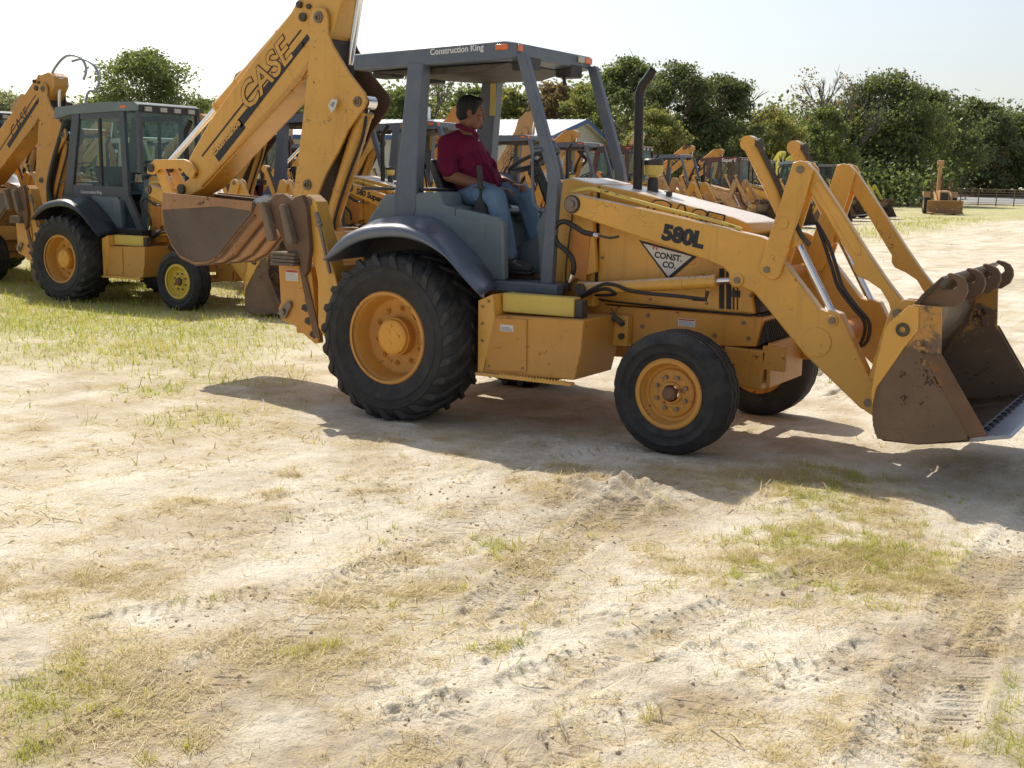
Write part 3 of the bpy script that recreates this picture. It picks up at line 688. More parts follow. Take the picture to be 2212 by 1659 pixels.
    if hooks:
        hk=[(0,0),(.136,.131),(.163,.100),(.226,.103),(.252,.126),(.243,.152),(.19,.184),(.186,.194),(.20,.201),(.245,.192),(.285,.172),(.308,.138),(.315,.094),(.296,.042),(.24,0),(.09,-.01)]
        for i,y in enumerate((-.80,-.29,.21,.66)):
            B().prism([(3.615+a*.9,1.07+c*.93) for a,c in hk],y-.020,y+.020).xform(Lb).build('bucket_hook',M['rustm'],bo,bevel=.006)
    # ---------------- hoe
    fp=Vector((-1.45,0,1.15)); Bm=Matrix.Translation(fp)@Matrix.Rotation(boomrot,4,'Y')@Matrix.Translation(-fp)
    if cab: LY=M['yellow_worn']
    tp=Vector((-1.36,0,3.0)); Sm=Bm@Matrix.Translation(tp)@Matrix.Rotation(stickrot,4,'Y')@Matrix.Translation(-tp)
    sf=B().box(-1.12,-.86,-.795,.795,.52,1.05); sf.box(-1.14,-.84,-.30,.30,.5,1.30)
    sf.build('rear_frame',M['yellow_worn'],root,bevel=.01)
    tw=B().prism([(-1.12,.60),(-1.12,1.25),(-1.36,1.32),(-1.55,1.22),(-1.60,1.05),(-1.42,.62)],-.13,.13); tw.cyl((-1.25,0,.5),(-1.25,0,1.32),.10,18)
    tw.build('swing_tower',M['yellow_worn'],root,bevel=.01)
    bp=[(-1.36,3.085),(-1.425,3.07),(-1.452,3.01),(-1.462,2.72),(-1.55,2.15),(-1.655,1.62),(-1.66,1.40),(-1.56,1.08),(-1.47,1.03),(-1.39,1.08),(-1.40,1.45),(-1.395,1.58),(-1.30,1.76),(-1.17,1.93),(-1.06,2.11),(-.90,2.28),(-.868,2.34),(-.89,2.40),(-1.05,2.56),(-1.215,2.78),(-1.262,2.87),(-1.262,3.01),(-1.295,3.07)]
    bp=[(x-.035,z) for x,z in bp]
    bo2=B().prism(bp,-.165,-.140).xform(Bm).build('boom',LY,root,bevel=.005)
    B().prism(bp,.140,.165).xform(Bm).build('boom_plate',M['rustm'] if detail>1 else LY,bo2,bevel=.005)  # shade painted in: far plate takes dark rust instead of boom yellow
    inn=[(-1.43,3.0),(-1.44,2.72),(-1.53,2.15),(-1.63,1.62),(-1.62,1.4),(-1.54,1.12),(-1.45,1.12),(-1.46,1.5),(-1.42,1.75),(-1.30,2.15),(-1.26,2.5),(-1.32,2.8),(-1.34,3.0)]
    B().prism(inn,-.1385,.1385).xform(Bm).build('boom_web',M['dark'],bo2)
    k=B()
    for x,z,r in ((-1.357,3.005,.045),(-.96,2.33,.040),(-1.50,1.665,.042)):
        for s in (-1,1): k.add(*[ (lambda mb:(mb.v,mb.f))(MB().lathe([(.016,-.020),(r*.55,-.022),(r*.6,-.012),(r,-.010),(r*1.05,-.002),(r*1.05,.01)],22,c=(x-.035,-.167 if s<0 else .167,z)))][0])
    k.xform(Bm).build('boom_pins',M['pin'],bo2)
    rp=[(-1.42,2.66),(-1.36,2.74),(-1.31,2.66),(-1.30,2.2),(-1.315,2.07),(-1.345,2.04),(-1.37,2.07),(-1.39,2.2)]
    cylinder(root,'boom_cylinder',Bm@Vector((-1.39,-.045,1.33)),Bm@Vector((-.985,-.045,2.33)),.93,.068,.03,LY)
    rk=B().tube([Bm@Vector(p) for p in ((-.97,-.08,2.28),(-1.0,-.10,2.05),(-1.16,-.10,1.72),(-1.30,-.10,1.38),(-1.32,-.09,1.15))],.013,8,smooth_path=4); rk.build('boom_hose',M['hose'],root)
    cylinder(root,'dipper_cylinder',Bm@Vector((-1.33,0,2.05)),Sm@Vector((-1.06,0,3.36) if not cab else (-1.22,0,3.16)),.45,.05,.030,M['dark'])
    stp=[(-2.97,1.70),(-2.965,1.87),(-2.93,1.92),(-2.65,2.245),(-2.2,2.66),(-1.72,3.07),(-1.60,3.22),(-1.50,3.36),(-1.25,3.47),(-1.06,3.44),(-1.03,3.33),(-1.20,3.10),(-1.26,2.93),(-1.40,2.74),(-1.62,2.50),(-2.2,2.07),(-2.78,1.62),(-3.03,1.52),(-3.12,1.57),(-3.11,1.63)]
    if cab: stp=stp[:5]+[(-1.72,3.06),(-1.60,3.15),(-1.48,3.20),(-1.30,3.24),(-1.18,3.18),(-1.17,3.05)]+stp[12:]
    so2=B().prism(stp,-.125,.125).xform(Sm).build('dipper_stick',LY,root,bevel=.010)
    B().prism([(-1.62,2.51),(-1.40,2.745),(-1.41,2.775),(-1.64,2.545),(-2.2,2.11),(-2.78,1.665),(-2.80,1.625),(-2.2,2.075)],-.15,.15).xform(Sm).build('stick_flange',M['yellow_worn'],so2,bevel=.003)
    k=B()
    for x,z,r in ((-3.06,1.605,.045),(-2.895,1.755,.042),(-1.585,3.02,.035),(-1.62,3.12,.028),(-1.52,3.10,.02),(-1.60,2.80,.02)): k.ycyl(x,z,-.150,.150,r,18)
    k.xform(Sm).build('stick_pins',M['dark'],so2)
    cylinder(root,'bucket_cylinder',Sm@Vector((-1.62,0,3.17)),Sm@Vector((-3.40,0,1.80)),.62,.050,.028,LY)
    lk=[(-3.46,1.74),(-3.46,1.80),(-3.36,1.865),(-2.98,1.87),(-2.90,1.835),(-2.84,1.77),(-2.88,1.70),(-2.95,1.72),(-3.02,1.79),(-3.32,1.78),(-3.40,1.73)]
    lo=B().prism(lk,-.17,-.135).prism(lk,.135,.17).xform(Sm).build('bucket_linkage',LY,root,bevel=.004)
    dl=[(-3.45,1.80),(-3.40,1.83),(-3.34,1.79),(-3.16,1.50),(-3.18,1.44),(-3.26,1.42)]
    B().prism(dl,-.10,-.06).prism(dl,.06,.10).xform(Sm).build('link_arm',LY,lo,bevel=.004)
    B().ycyl(-3.40,1.79,-.185,.185,.040,18).xform(Sm).build('link_pin',M['dark'],lo)
    bs=[(-3.11,1.42),(-3.08,1.56),(-2.55,1.53),(-2.10,1.505),(-1.98,1.50),(-2.02,1.42),(-2.19,1.27),(-2.42,1.055),(-2.58,.985),(-2.73,.97),(-2.90,1.02),(-3.0,1.11),(-3.08,1.25)]
    shl=[(-1.94,1.51),(-2.02,1.405),(-2.19,1.255),(-2.42,1.040),(-2.58,.968),(-2.73,.952),(-2.91,1.003),(-3.015,1.10),(-3.098,1.245),(-3.13,1.42),(-3.10,1.57)]
    shi=[(-3.08,1.56),(-3.105,1.42),(-3.075,1.25),(-2.995,1.12),(-2.89,1.03),(-2.73,.985),(-2.58,1.0),(-2.435,1.065),(-2.21,1.275),(-2.04,1.42),(-1.96,1.515)]
    hb=B().prism(shl+shi,-.31,.31).xform(Sm).build('hoe_bucket',M['hoebucket'],root,sharp=50)
    for s in (-1,1): B().prism(bs,*( (-.325,-.300) if s<0 else (.300,.325))).xform(Sm).build('side_plate',M['hoeside'],hb,bevel=.004)
    B().prism([(-3.11,1.42),(-3.08,1.575),(-2.0,1.52),(-2.02,1.44),(-2.4,1.47)],-.333,-.326).prism([(-3.11,1.42),(-3.08,1.575),(-2.0,1.52),(-2.02,1.44),(-2.4,1.47)],.326,.333).xform(Sm).build('rim_plate',M['hoebucket'],hb,bevel=.002)
    for y in (-.29,-.1,.1,.29):
        st=[shl[i] for i in range(1,8)]; so_=[(x+.018*(1 if x>-2.6 else 0),z-.014) for x,z in st]
        B().prism(st+so_[::-1],y-.012,y+.012).xform(Sm).build('wear_strip',M['rustm'],hb)
    for y in (-.28,-.14,0,.14,.28):
        B().prism([(-2.05,1.46),(-1.84,1.555),(-1.83,1.575),(-1.98,1.55),(-2.06,1.50)],y-.03,y+.03).xform(Sm).build('bucket_tooth',M['steel'] if detail>1 else M['rustm'],hb,bevel=.006)
    # stabilisers folded up
    for s in (-1,1):
        S_=lambda a,b: (-b,-a) if s>0 else (a,b)
        so3=B().prism([(-1.235,1.15),(-1.215,.76),(-1.24,.71),(-1.235,.655),(-1.20,.615),(-1.08,.585),(-.87,.46),(-.83,.47),(-.90,1.05)],*S_(-.86,-.80)).build('stabilizer_frame',M['yellow_worn'] if paint!='tan' else Y,root,bevel=.006)
        k=B().prism([(-1.21,.66),(-1.20,.71),(-1.13,.775),(-1.10,.775),(-1.085,.745),(-1.15,.64),(-1.18,.635)],*S_(-.885,-.861)); k.ycyl(-1.175,.69,*S_(-.90,-.86),.028,16); k.build('lock_plate',M['pin'],so3,bevel=.003)
        B().prism([(-1.02,1.10),(-.98,1.12),(-.86,.72),(-.80,.50),(-.87,.52),(-.95,.80)],*S_(-.875,-.862)).build('rust_strap',M['rustm'],so3,bevel=.003)
        lg=B().prism([(-.94,1.50),(-.93,1.57),(-.88,1.60),(-.81,1.55),(-.78,1.45),(-.60,.92),(-.62,.55),(-.72,.50),(-.80,.60),(-.80,.95)],*S_(-.90,-.76)); lgo=lg.build('stabilizer_leg',LY,root,bevel=.008)
        k=B().ycyl(-.875,1.545,*S_(-.915,-.75),.032,16); k.tube([(-.78,s*.93,1.47),(-.76,s*.93,1.42),(-.745,s*.93,1.36),(-.65,s*.93,1.02)],[.018,.022,.014,.014],10); k.ell((-.75,s*.93,1.385),(.026,.026,.026)); k.build('leg_cylinder',M['pin'],lgo)
        pp=[(-1.24,1.45),(-1.23,1.55),(-1.17,1.60),(-1.08,1.605),(-1.0,1.56),(-.97,1.585),(-.90,1.60),(-.86,1.50),(-.83,1.20),(-.86,1.02),(-.90,.98),(-.94,1.12),(-1.05,1.15),(-1.12,1.28)]
        pd=B().prism(pp,*S_(-.95,-.90)).build('stabilizer_pad',M['rustm'],root,bevel=.008)
        q=B()
        for x0,z0 in ((-1.245,1.54),(-1.045,1.525)):
            q.prism([(x0-.028,z0-.02),(x0-.01,z0+.005),(x0+.015,z0+.0),(x0+.105,z0-.265),(x0+.095,z0-.295),(x0+.055,z0-.30),(x0+.038,z0-.285)],*S_(-1.02,-.951))
        q.build('rubber_pad',M['stabrub'],pd,bevel=.012)
        q=B()
        for i in range(4): q.box(-1.19+.004*(i%2),-.955+.004*(i%2),*S_(-1.0+.004*i,-.84),1.060+.026*i,1.083+.026*i)
        q.build('rubber_stack',M['stabrub'],pd,bevel=.006)
        q=B()
        for z,x in ((.62,-.92),(.52,-.87),(.72,-.95)): q.prism([(x-.05,z),(x-.04,z+.035),(x,z+.045),(x+.02,z+.01),(x,z-.02)],*S_(-.864,-.8605))
        q.build('frame_slots',M['black'],so3)
    # hoses
    if detail>1:
        q=B().tube([(1.36,-.52,1.372),(1.28,-.52,1.385),(1.21,-.52,1.42),(1.13,-.52,1.452),(1.07,-.52,1.43),(1.045,-.52,1.37),(1.075,-.52,1.30),(1.14,-.52,1.255),(1.195,-.52,1.20),(1.205,-.51,1.13),(1.19,-.50,1.09)],.0185,12,smooth_path=5)
        qo=q.build('hydraulic_hose',M['hose'],root)
        q=B().tube([(1.33,-.52,1.376),(1.40,-.52,1.366)],.016,8); q.tube([(1.19,-.50,1.10),(1.165,-.50,1.03)],.017,8); q.build('hose_fittings',M['chrome'],qo)
        q=B().tube([(1.40,-.52,1.366),(1.48,-.51,1.352),(1.545,-.50,1.365)],.009,8,smooth_path=3); q.tube([(1.165,-.50,1.03),(1.11,-.47,.96),(1.07,-.44,.90)],.010,8); q.build('hose_pipes',M['dark'],qo)
        q=B().tube([(1.14,-.44,1.655),(1.22,-.45,1.675),(1.30,-.45,1.683),(1.38,-.45,1.665),(1.84,-.45,1.562),(2.2,-.45,1.492),(2.40,-.45,1.44)],.0135,10,smooth_path=4); q.build('arm_pipe',M['pale_yellow'],root)
        B().prism([(1.115,1.41),(1.25,1.365),(1.225,1.03),(1.085,1.06)],-.372,-.361).build('orange_guard',M['orange'],root,bevel=.004)
        q=B().tube([(1.20,-.50,.90),(1.30,-.53,.96),(1.45,-.53,1.035),(1.55,-.52,1.03),(1.62,-.51,1.005),(1.75,-.50,.99),(2.0,-.50,.985),(2.17,-.49,.975)],.0125,8,smooth_path=4)
        q.tube([(1.16,-.50,.89),(1.26,-.50,.93),(1.38,-.50,.985),(1.47,-.50,1.0),(1.52,-.48,.97),(1.44,-.46,.955),(1.34,-.44,.95)],.0125,8,smooth_path=4)
        q.tube([(2.10,-.49,.975),(2.19,-.49,.975),(2.195,-.48,1.03)],.015,8); q.build('lift_hoses',M['hose'],root)
        q=B()
        for dx in (0,.03): q.tube([(2.86,-.36,1.50),(2.92+dx,-.36,1.36),(2.98+dx,-.37,1.22),(3.03+dx,-.38,1.10),(3.12+dx,-.36,.98),(3.20+dx,-.34,.88),(3.17+dx,-.32,.74),(3.06,-.32,.68+dx),(2.96,-.34,.66+dx)],.012,8,smooth_path=4)
        q.build('bucket_hoses',M['hose'],root)
    # lettering
    if logo:
        d=.012 if detail>1 else 0
        for s in ((-1,1) if detail>1 else (-1,)):
            x0=1.64 if s<0 else 2.28
            kw=dict(xd=(math.cos(.19)*-s,0,-math.sin(.19)*-s*1) if s<0 else (-math.cos(.19),0,math.sin(.19)),up=(math.sin(.19),0,math.cos(.19)))
            if s<0: kw['xd']=(math.cos(.19),0,-math.sin(.19))
            z0=1.475 if s<0 else 1.34
            text('CASE',.215,M['decalblack'],(x0,s*.3035,z0),parent=root,name='logo_outline',bold=.014,sx=1.12,**kw)
            text('CASE',.215,LY,(x0,s*.3065,z0),parent=root,name='logo_letters',bold=.005,sx=1.12,**kw)
        ang=math.atan2(2.73-2.30,-1.68+2.19)
        xd=(math.cos(ang),0,math.sin(ang)); up=(-math.sin(ang),0,math.cos(ang))
        decal('logo_bar',M['decalblack'],[(-2.36,2.20),(-1.55,2.885),(-1.52,2.85),(-2.31,2.14)],-.1255,root,T=Sm)
        decal('logo_line',M['decalblack'],[(-2.80,1.905),(-1.62,2.925),(-1.61,2.915),(-2.79,1.892)],-.1255,root,T=Sm)
        if cab: return (text('CASE',.24,M['decalblack'],(-2.2,-.1275,2.275),parent=root,name='lettering',bold=-.003,xd=xd,up=up,T=Sm,shear=.15),root)[1]
        text('CASE',.30,M['decalblack'],(-2.235,-.1275,2.265),parent=root,name='logo_outline',bold=.0115,xd=xd,up=up,T=Sm,shear=.15)
        text('CASE',.30,LY,(-2.235,-.1305,2.265),parent=root,name='logo_letters',bold=.003,xd=xd,up=up,T=Sm,shear=.15)
        decal('logo_bar',M['decalblack'],[(-2.66,1.93),(-2.33,2.215),(-2.26,2.14),(-2.59,1.85)],-.1255,root,T=Sm)
        text('Extendahoe',.088,LY,(-2.635,-.1285,1.905),parent=root,name='lettering',bold=.003,xd=xd,up=up,T=Sm)
    return root
# ================================================================== the driver
def capsule(b,p0,p1,r0,r1,n=14):
    p0,p1=Vector(p0),Vector(p1)
    b.tube([p0,p1],[r0,r1],n); b.ell(tuple(p0),(r0,)*3); b.ell(tuple(p1),(r1,)*3); return b
def chain(b,pts):
    for (p,r),(q,s) in zip(pts[:-1],pts[1:]): capsule(b,p,q,r,s)
    return b
def fuse(b,name,m,parent,voxel=.007,smooth=6):
    me=b.mesh(name,m); o=bpy.data.objects.new(name,me); COL.objects.link(o)
    r=o.modifiers.new('r','REMESH'); r.mode='VOXEL'; r.voxel_size=voxel; r.use_smooth_shade=True
    s=o.modifiers.new('s','SMOOTH'); s.factor=.5; s.iterations=smooth
    dg=bpy.context.evaluated_depsgraph_get(); dg.update()
    n=bpy.data.meshes.new_from_object(o.evaluated_get(dg)); o.modifiers.clear(); o.data=n; n.name=name
    n.materials.clear(); n.materials.append(m); n.polygons.foreach_set('use_smooth',[True]*len(n.polygons))
    o.parent=parent; return o
def person():
    root=thing('person',label='driver in maroon polo shirt and faded jeans sitting on the backhoe seat',cat='person')
    H=Vector((.0,-.03,2.235))
    fw=Vector((.83,.55,-.07)).normalized(); lf=Vector((-.55,.83,0)).normalized(); upv=fw.cross(lf)
    R=Matrix((fw,lf,upv)).transposed()
    hp=lambda a,b_,c: tuple(H+fw*a+lf*b_+upv*c)
    b=MB()
    b.ell(tuple(H+upv*.025),(.100,.078,.098),R); b.ell(hp(.018,0,-.045),(.075,.062,.075),R); b.ell(hp(.045,0,-.095),(.042,.038,.028),R)
    b.ell(hp(.082,0,.035),(.022,.055,.020),R); b.ell(hp(.068,0,-.03),(.032,.05,.045),R)
    b.tube([hp(.092,0,.022),hp(.108,0,-.003),hp(.117,0,-.020)],[.009,.012,.014],10); b.ell(hp(.113,0,-.022),(.013,.018,.010),R)
    b.ell(hp(.094,0,-.052),(.012,.024,.007),R); b.ell(hp(.092,0,-.064),(.012,.022,.008),R); b.ell(hp(.082,0,-.098),(.020,.022,.017),R)
    for s in (-1,1):
        b.ell(hp(-.005,s*.079,-.008),(.020,.009,.033),R); b.ell(hp(.070,s*.042,-.028),(.02,.022,.018),R)
    chain(b,[(hp(-.015,0,-.06),.060),((-.055,-.02,2.10),.058),((-.085,-.01,2.03),.068)])
    # trunk beneath the clothes, arms and legs
    b.ell((-.05,0,1.90),(.115,.165,.16)); b.ell((.03,0,1.70),(.125,.155,.17))
    chain(b,[((.05,-.09,1.61),.085),((.43,-.32,1.605),.058),((.535,-.315,1.20),.042)])
    chain(b,[((.05,.09,1.61),.085),((.41,.125,1.61),.058),((.51,.13,1.20),.042)])
    chain(b,[((-.12,-.19,1.99),.052),((-.03,-.265,1.76),.050),((.10,-.20,1.715),.046),((.24,-.135,1.676),.033),((.275,-.115,1.672),.029)])
    chain(b,[((-.12,.19,1.99),.052),((.00,.27,1.77),.044),((.27,.15,1.700),.029),((.30,.13,1.698),.026)])
    for hx,hy,hz,dx,dy,s in ((.30,-.10,1.662,.93,.36,-1),(.325,.115,1.692,.9,-.42,1)):
        D=Vector((dx,dy,-.10)).normalized(); S=Vector((-D.y,D.x,0)).normalized()*s; Nn=Vector((0,0,1))
        c=Vector((hx,hy,hz)); Rm=Matrix((D,S,Nn)).transposed()
        b.ell(tuple(c+D*.025),(.050,.040,.016),Rm)
        for k,(o,L) in enumerate(((.030,.070),(.011,.080),(-.009,.075),(-.028,.058))):
            a=c+D*.058+S*o; m1=a+D*L*.45+Nn*.004; m2=m1+D*L*.3-Nn*.018; m3=m2+D*L*.12-Nn*.022
            chain(b,[(a,.0092),(m1,.0088),(m2,.0080),(m3,.0070)])
        a=c+S*.032+D*.0; m1=a+S*.022+D*.028; m2=m1+D*.030-Nn*.006
        chain(b,[(a,.012),(m1,.0105),(m2,.008)])
    body=fuse(b,'body',M['skin'],root,.0048,3)
    # eyes and brows
    for s in (-1,1):
        MB().ell(hp(.086,s*.033,.004),(.009,.011,.0055),R).build('eye',M['decalgrey'],body)
        e=MB().ell(hp(.0945,s*.034,.004),(.0035,.0055,.0052),R); e.build('iris',M['black'],body)
        MB().tube([hp(.098,s*.014,.026),hp(.097,s*.034,.031),hp(.084,s*.054,.026)],[.004,.005,.003],8).build('eyebrow',M['hair'],body)
    # hair, goatee
    b=MB(); b.ell(tuple(H+upv*.045-fw*.012),(.103,.086,.092),R); b.ell(hp(-.045,0,-.005),(.066,.078,.070),R)
    b.ell(hp(.05,0,.092),(.052,.064,.034),R)
    for s in (-1,1): b.ell(hp(.020,s*.070,.022),(.030,.014,.040),R)
    fuse(b,'hair',M['hair'],root,.006,3)
    fuse(MB().ell(hp(.090,0,-.100),(.016,.018,.016),R),'goatee',M['hair'],root,.004,2)
    fuse(MB().ell(hp(.103,0,-.046),(.006,.022,.005),R),'moustache',M['hair'],root,.003,1)
    # shirt
    b=MB()
    b.ell((-.065,0,1.93),(.145,.205,.155)); b.ell((-.02,0,1.82),(.155,.195,.17)); b.ell((.055,0,1.71),(.185,.195,.155)); b.ell((.03,0,1.62),(.15,.18,.08))
    for s in (-1,1):
        chain(b,[((-.09,s*.06,2.045),.062),((-.115,s*.18,1.995),.072),((-.055 if s<0 else -.03,s*.258,1.845),.070),((-.030 if s<0 else .0,s*.274,1.795),.069)])
    shirt=fuse(b,'shirt',M['shirt'],root,.008,5)
    rng2=random.Random(3)
    for v in shirt.data.vertices:
        c=v.co; n=v.normal
        d=(.009 if c.z<1.95 else .004)*math.sin(38*c.z+9*math.sin(14*c.y+5*c.x)+20*c.x)*max(0,min(1,(2.0-c.z)/.15))
        v.co=c+n*d
    cl=MB().tube([hp(.035,.052,-.135),hp(-.03,.068,-.125),hp(-.085,.030,-.105),hp(-.085,-.030,-.105),hp(-.03,-.068,-.125),hp(.035,-.052,-.140),hp(.075,-.012,-.175)],[.014,.016,.018,.018,.016,.016,.010],8,smooth_path=3)
    cl.build('collar',M['shirt'],shirt)
    k=MB()
    k.ell(hp(.082,.0,-.20),(.006,.006,.006)); k.build('button',M['decalwhite'],shirt)
    # trousers
    b=MB(); b.ell((.02,0,1.60),(.155,.185,.095))
    chain(b,[((.06,-.095,1.61),.105),((.25,-.22,1.62),.090),((.43,-.32,1.603),.077),((.49,-.325,1.42),.070),((.545,-.318,1.20),.067)])
    chain(b,[((.06,.095,1.61),.100),((.25,.115,1.625),.086),((.415,.128,1.607),.074),((.47,.13,1.42),.068),((.525,.130,1.20),.064)])
    tr=fuse(b,'trousers',M['jeans'],root,.008,5)
    for v in tr.data.vertices:
        c=v.co; v.co=c+v.normal*(.0055*math.sin(55*c.x+30*c.z+4*math.sin(30*c.y))*(.4+.6*max(0,math.sin(9*c.x+7*c.z))))
    MB().tube([(.165,-.10,1.665),(.19,0,1.67),(.165,.10,1.665)],[.018,.018,.018],8).build('belt',M['vinyl'],root)
    for s,(x,y) in ((-1,(.555,-.32)),(1,(.535,.130))):
        b=MB(); b.ell((x,y,1.15),(.058,.045,.055)); b.ell((x+.07,y+.01,1.105),(.105,.046,.042)); b.ell((x+.14,y+.012,1.095),(.055,.046,.034)); b.ell((x-.02,y,1.09),(.055,.042,.035))
        so=fuse(b,'shoe',M['shoe'],root,.007,3)
        q=MB().prism([(x-.08,1.050),(x+.20,1.050),(x+.205,1.072),(x-.08,1.072)],y-.040,y+.048); q.build('sole',M['black'],so,bevel=.01)
        q=MB()
        for i in range(5): q.tube([(x+.03+.02*i,y-.032,1.142-.007*i),(x+.04+.02*i,y,1.156-.008*i),(x+.03+.02*i,y+.034,1.142-.007*i)],.0035,6)
        q.build('laces',M['lace'],so)
    return root
person()
MB().box(.42,.92,-.262,.262,1.012,1.049).build('foot_mat',M['black'],None) if False else None
# ================================================================== ground
def vnoise(x,y,seed=0):
    xi=np.floor(x).astype(np.int64); yi=np.floor(y).astype(np.int64); xf=x-xi; yf=y-yi
    def h(a,b):
        n=(a*374761393+b*668265263+seed*974634777)&0xffffffff
        n=((n^(n>>13))*1274126177)&0xffffffff
        return ((n^(n>>16))&0xffff)/65535.
    u=xf*xf*(3-2*xf); v=yf*yf*(3-2*yf)
    return (h(xi,yi)*(1-u)+h(xi+1,yi)*u)*(1-v)+(h(xi,yi+1)*(1-u)+h(xi+1,yi+1)*u)*v
def fbm(x,y,o=4,seed=0,g=.5):
    s=0;a=1;t=0
    for i in range(o): s=s+a*vnoise(x*2**i+i*17.3,y*2**i-i*9.1,seed+i); t+=a; a*=g
    return s/t
def gauss(x,y,cx,cy,r,ry=None): return np.exp(-(((x-cx)/r)**2+((y-cy)/(ry or r))**2))
TR=[([(2.18,-1.15),(2.28,-2.15),(2.15,-3.26),(1.9,-4.29),(1.6,-4.87)],.15,.008,.06),
    ([(4.45,-.6),(4.40,-1.8),(4.38,-2.66),(4.43,-3.51),(4.5,-4.6)],.17,.020,.075),
    ([(3.7,-2.6),(3.6,-3.13),(3.45,-3.74),(3.3,-4.22),(3.08,-4.91)],.12,.013,.06),
    ([(2.43,-1.6),(2.57,-2.97),(2.71,-3.93)],.14,.012,.06),
    ([(4.3,-3.2),(4.08,-3.7),(3.83,-4.15),(3.58,-4.73),(3.38,-5.3)],.12,.014,.08),
    ([(1.9,-.9),(1.6,-1.41),(1.32,-2.93),(.99,-4.23)],.15,.006,.07),
    ([(1.3,-1.2),(1.9,-3.0),(2.2,-4.6),(2.4,-6)],.16,.008,.07),
    ([(-2.68,43.66),(-1.47,21.83),(-.05,11.05),(1.2,5),(2.5,2)],.25,.02,.3),
    ([(-4.0,43.66),(-3.0,21.83),(-1.6,11.05),(-.3,5),(1.0,2.2)],.25,.02,.3)]
def polyd(x,y,pts):
    best=np.full(x.shape,1e9); s=np.zeros(x.shape); sd=np.zeros(x.shape); acc=0
    for (ax,ay),(bx,by) in zip(pts[:-1],pts[1:]):
        dx,dy=bx-ax,by-ay; L=math.hypot(dx,dy)
        t=np.clip(((x-ax)*dx+(y-ay)*dy)/L/L,0,1)
        px=x-(ax+t*dx); py=y-(ay+t*dy); d=np.hypot(px,py)
        k=d<best; best=np.where(k,d,best); s=np.where(k,acc+t*L,s); sd=np.where(k,(dx*py-dy*px)/L,sd); acc+=L
    return best,s,sd
def terrain(x,y,fine=True):
    dep=(x-CAM.x)*Fv.x+(y-CAM.y)*Fv.y
    t=np.clip((dep-122)/45,0,1); z=1.35*t*t*(3-2*t)
    z=z-.05*gauss(x,y,-8.5,4,3)
    z=z+.012*(fbm(x*.9,y*.9,3,5)-.5)
    near=np.clip(1-(np.hypot(x-3,y+2.5)-6)/10,0.,1)
    z=z+near*(.016*(fbm(x*3.1,y*3.1,4,9)-.5))
    z=z+.085*gauss(x,y,2.36,-2.05,.36,.30)*(.7+.6*fbm(x*9,y*9,3,3))
    if fine:
        clod=fbm(x*16,y*16,3,21); z=z+near*.024*np.clip(clod-.52,0,1)*(.3+1.6*np.clip(fbm(x*1.3,y*1.3,2,30)-.42,0,1)*3)
        for pts,wd,dp,sp in TR:
            d,s,sd=polyd(x,y,pts)
            k=np.clip(1-(d/wd)**4,0,1)*(.35+.9*fbm(x*1.7,y*1.7,2,44))
            ph=(s/sp+abs(sd)*5.5)%1.0
            lug=-np.clip(1.4*np.exp(-((ph-.5)/.11)**4),0,1)+.35*np.exp(-((ph-.75)/.10)**2)
            brk=np.clip((fbm(x*5,y*5,3,51)-(.30 if (dp>.0195 and dp<.021) else .36))*8,0,1)
            z=z-dp*.5*k+dp*lug*k*brk*(2.2 if dp<.021 else .9)*np.where(np.abs(np.abs(sd)/wd-.5)<.40,1,.10)+dp*.5*np.exp(-((d-wd*1.1)/.035)**2)*brk
        k=gauss(x,y,2.30,-2.0,.34,.22); z=z+k*.062*np.clip(np.sin((x*.5+y*1.0)*2*PI/.115+2.5*vnoise(x*3,y*3,8)),-.3,1)*np.clip((fbm(x*5,y*5,2,91)-.3)*4,0,1)
    return z
GREEN=[(3.26,-1.46,.35),(3.61,-1.77,.32),(3.5,-2.84,.25),(3.73,-2.83,.25),(3.86,-2.26,.4),(3.09,-4.09,.16),(3.0,-4.25,.12),(1.93,-5.51,.3),(2.3,-5.65,.22),(4.68,-3.58,.16),(4.80,-4.05,.22),(2.26,-3.19,.12),(2.37,-4.64,.12),(3.57,-4.41,.12),(3.3,-.9,.3),(3.45,-2.3,.3),(-2.3,-1.0,.7),(-1.2,-1.9,.5)]
DARK=[(2.17,-5.3,.45),(2.75,-5.2,.45),(2.37,-5.7,.5),(2.30,-2.0,.60),(2.55,-2.15,.50),(2.2,-2.3,.42),(4.40,-3.3,.35),(4.42,-4.1,.4),(3.76,-4.24,.25),(2.42,-4.6,.3),(2.41,-3.65,.3),(3.2,-4.95,.3)]
STRAW=[(-.8,-2.4,.7),(.1,-3.9,.7),(2.26,-4.11,.35),(2.05,-3.5,.3),(2.78,-4.19,.3),(2.37,-4.79,.45),(4.02,-4.35,.3),(4.3,-4.3,.3),(4.17,-2.67,.3),(-1.0,-1.64,.6),(1.38,-5.02,.5),(3.45,-4.35,.25),(2.6,-3.4,.3),(3.2,-1.3,.5),(3.7,-2.4,.6),(2.2,-5.5,.6),(1.3,-2.6,.25)]
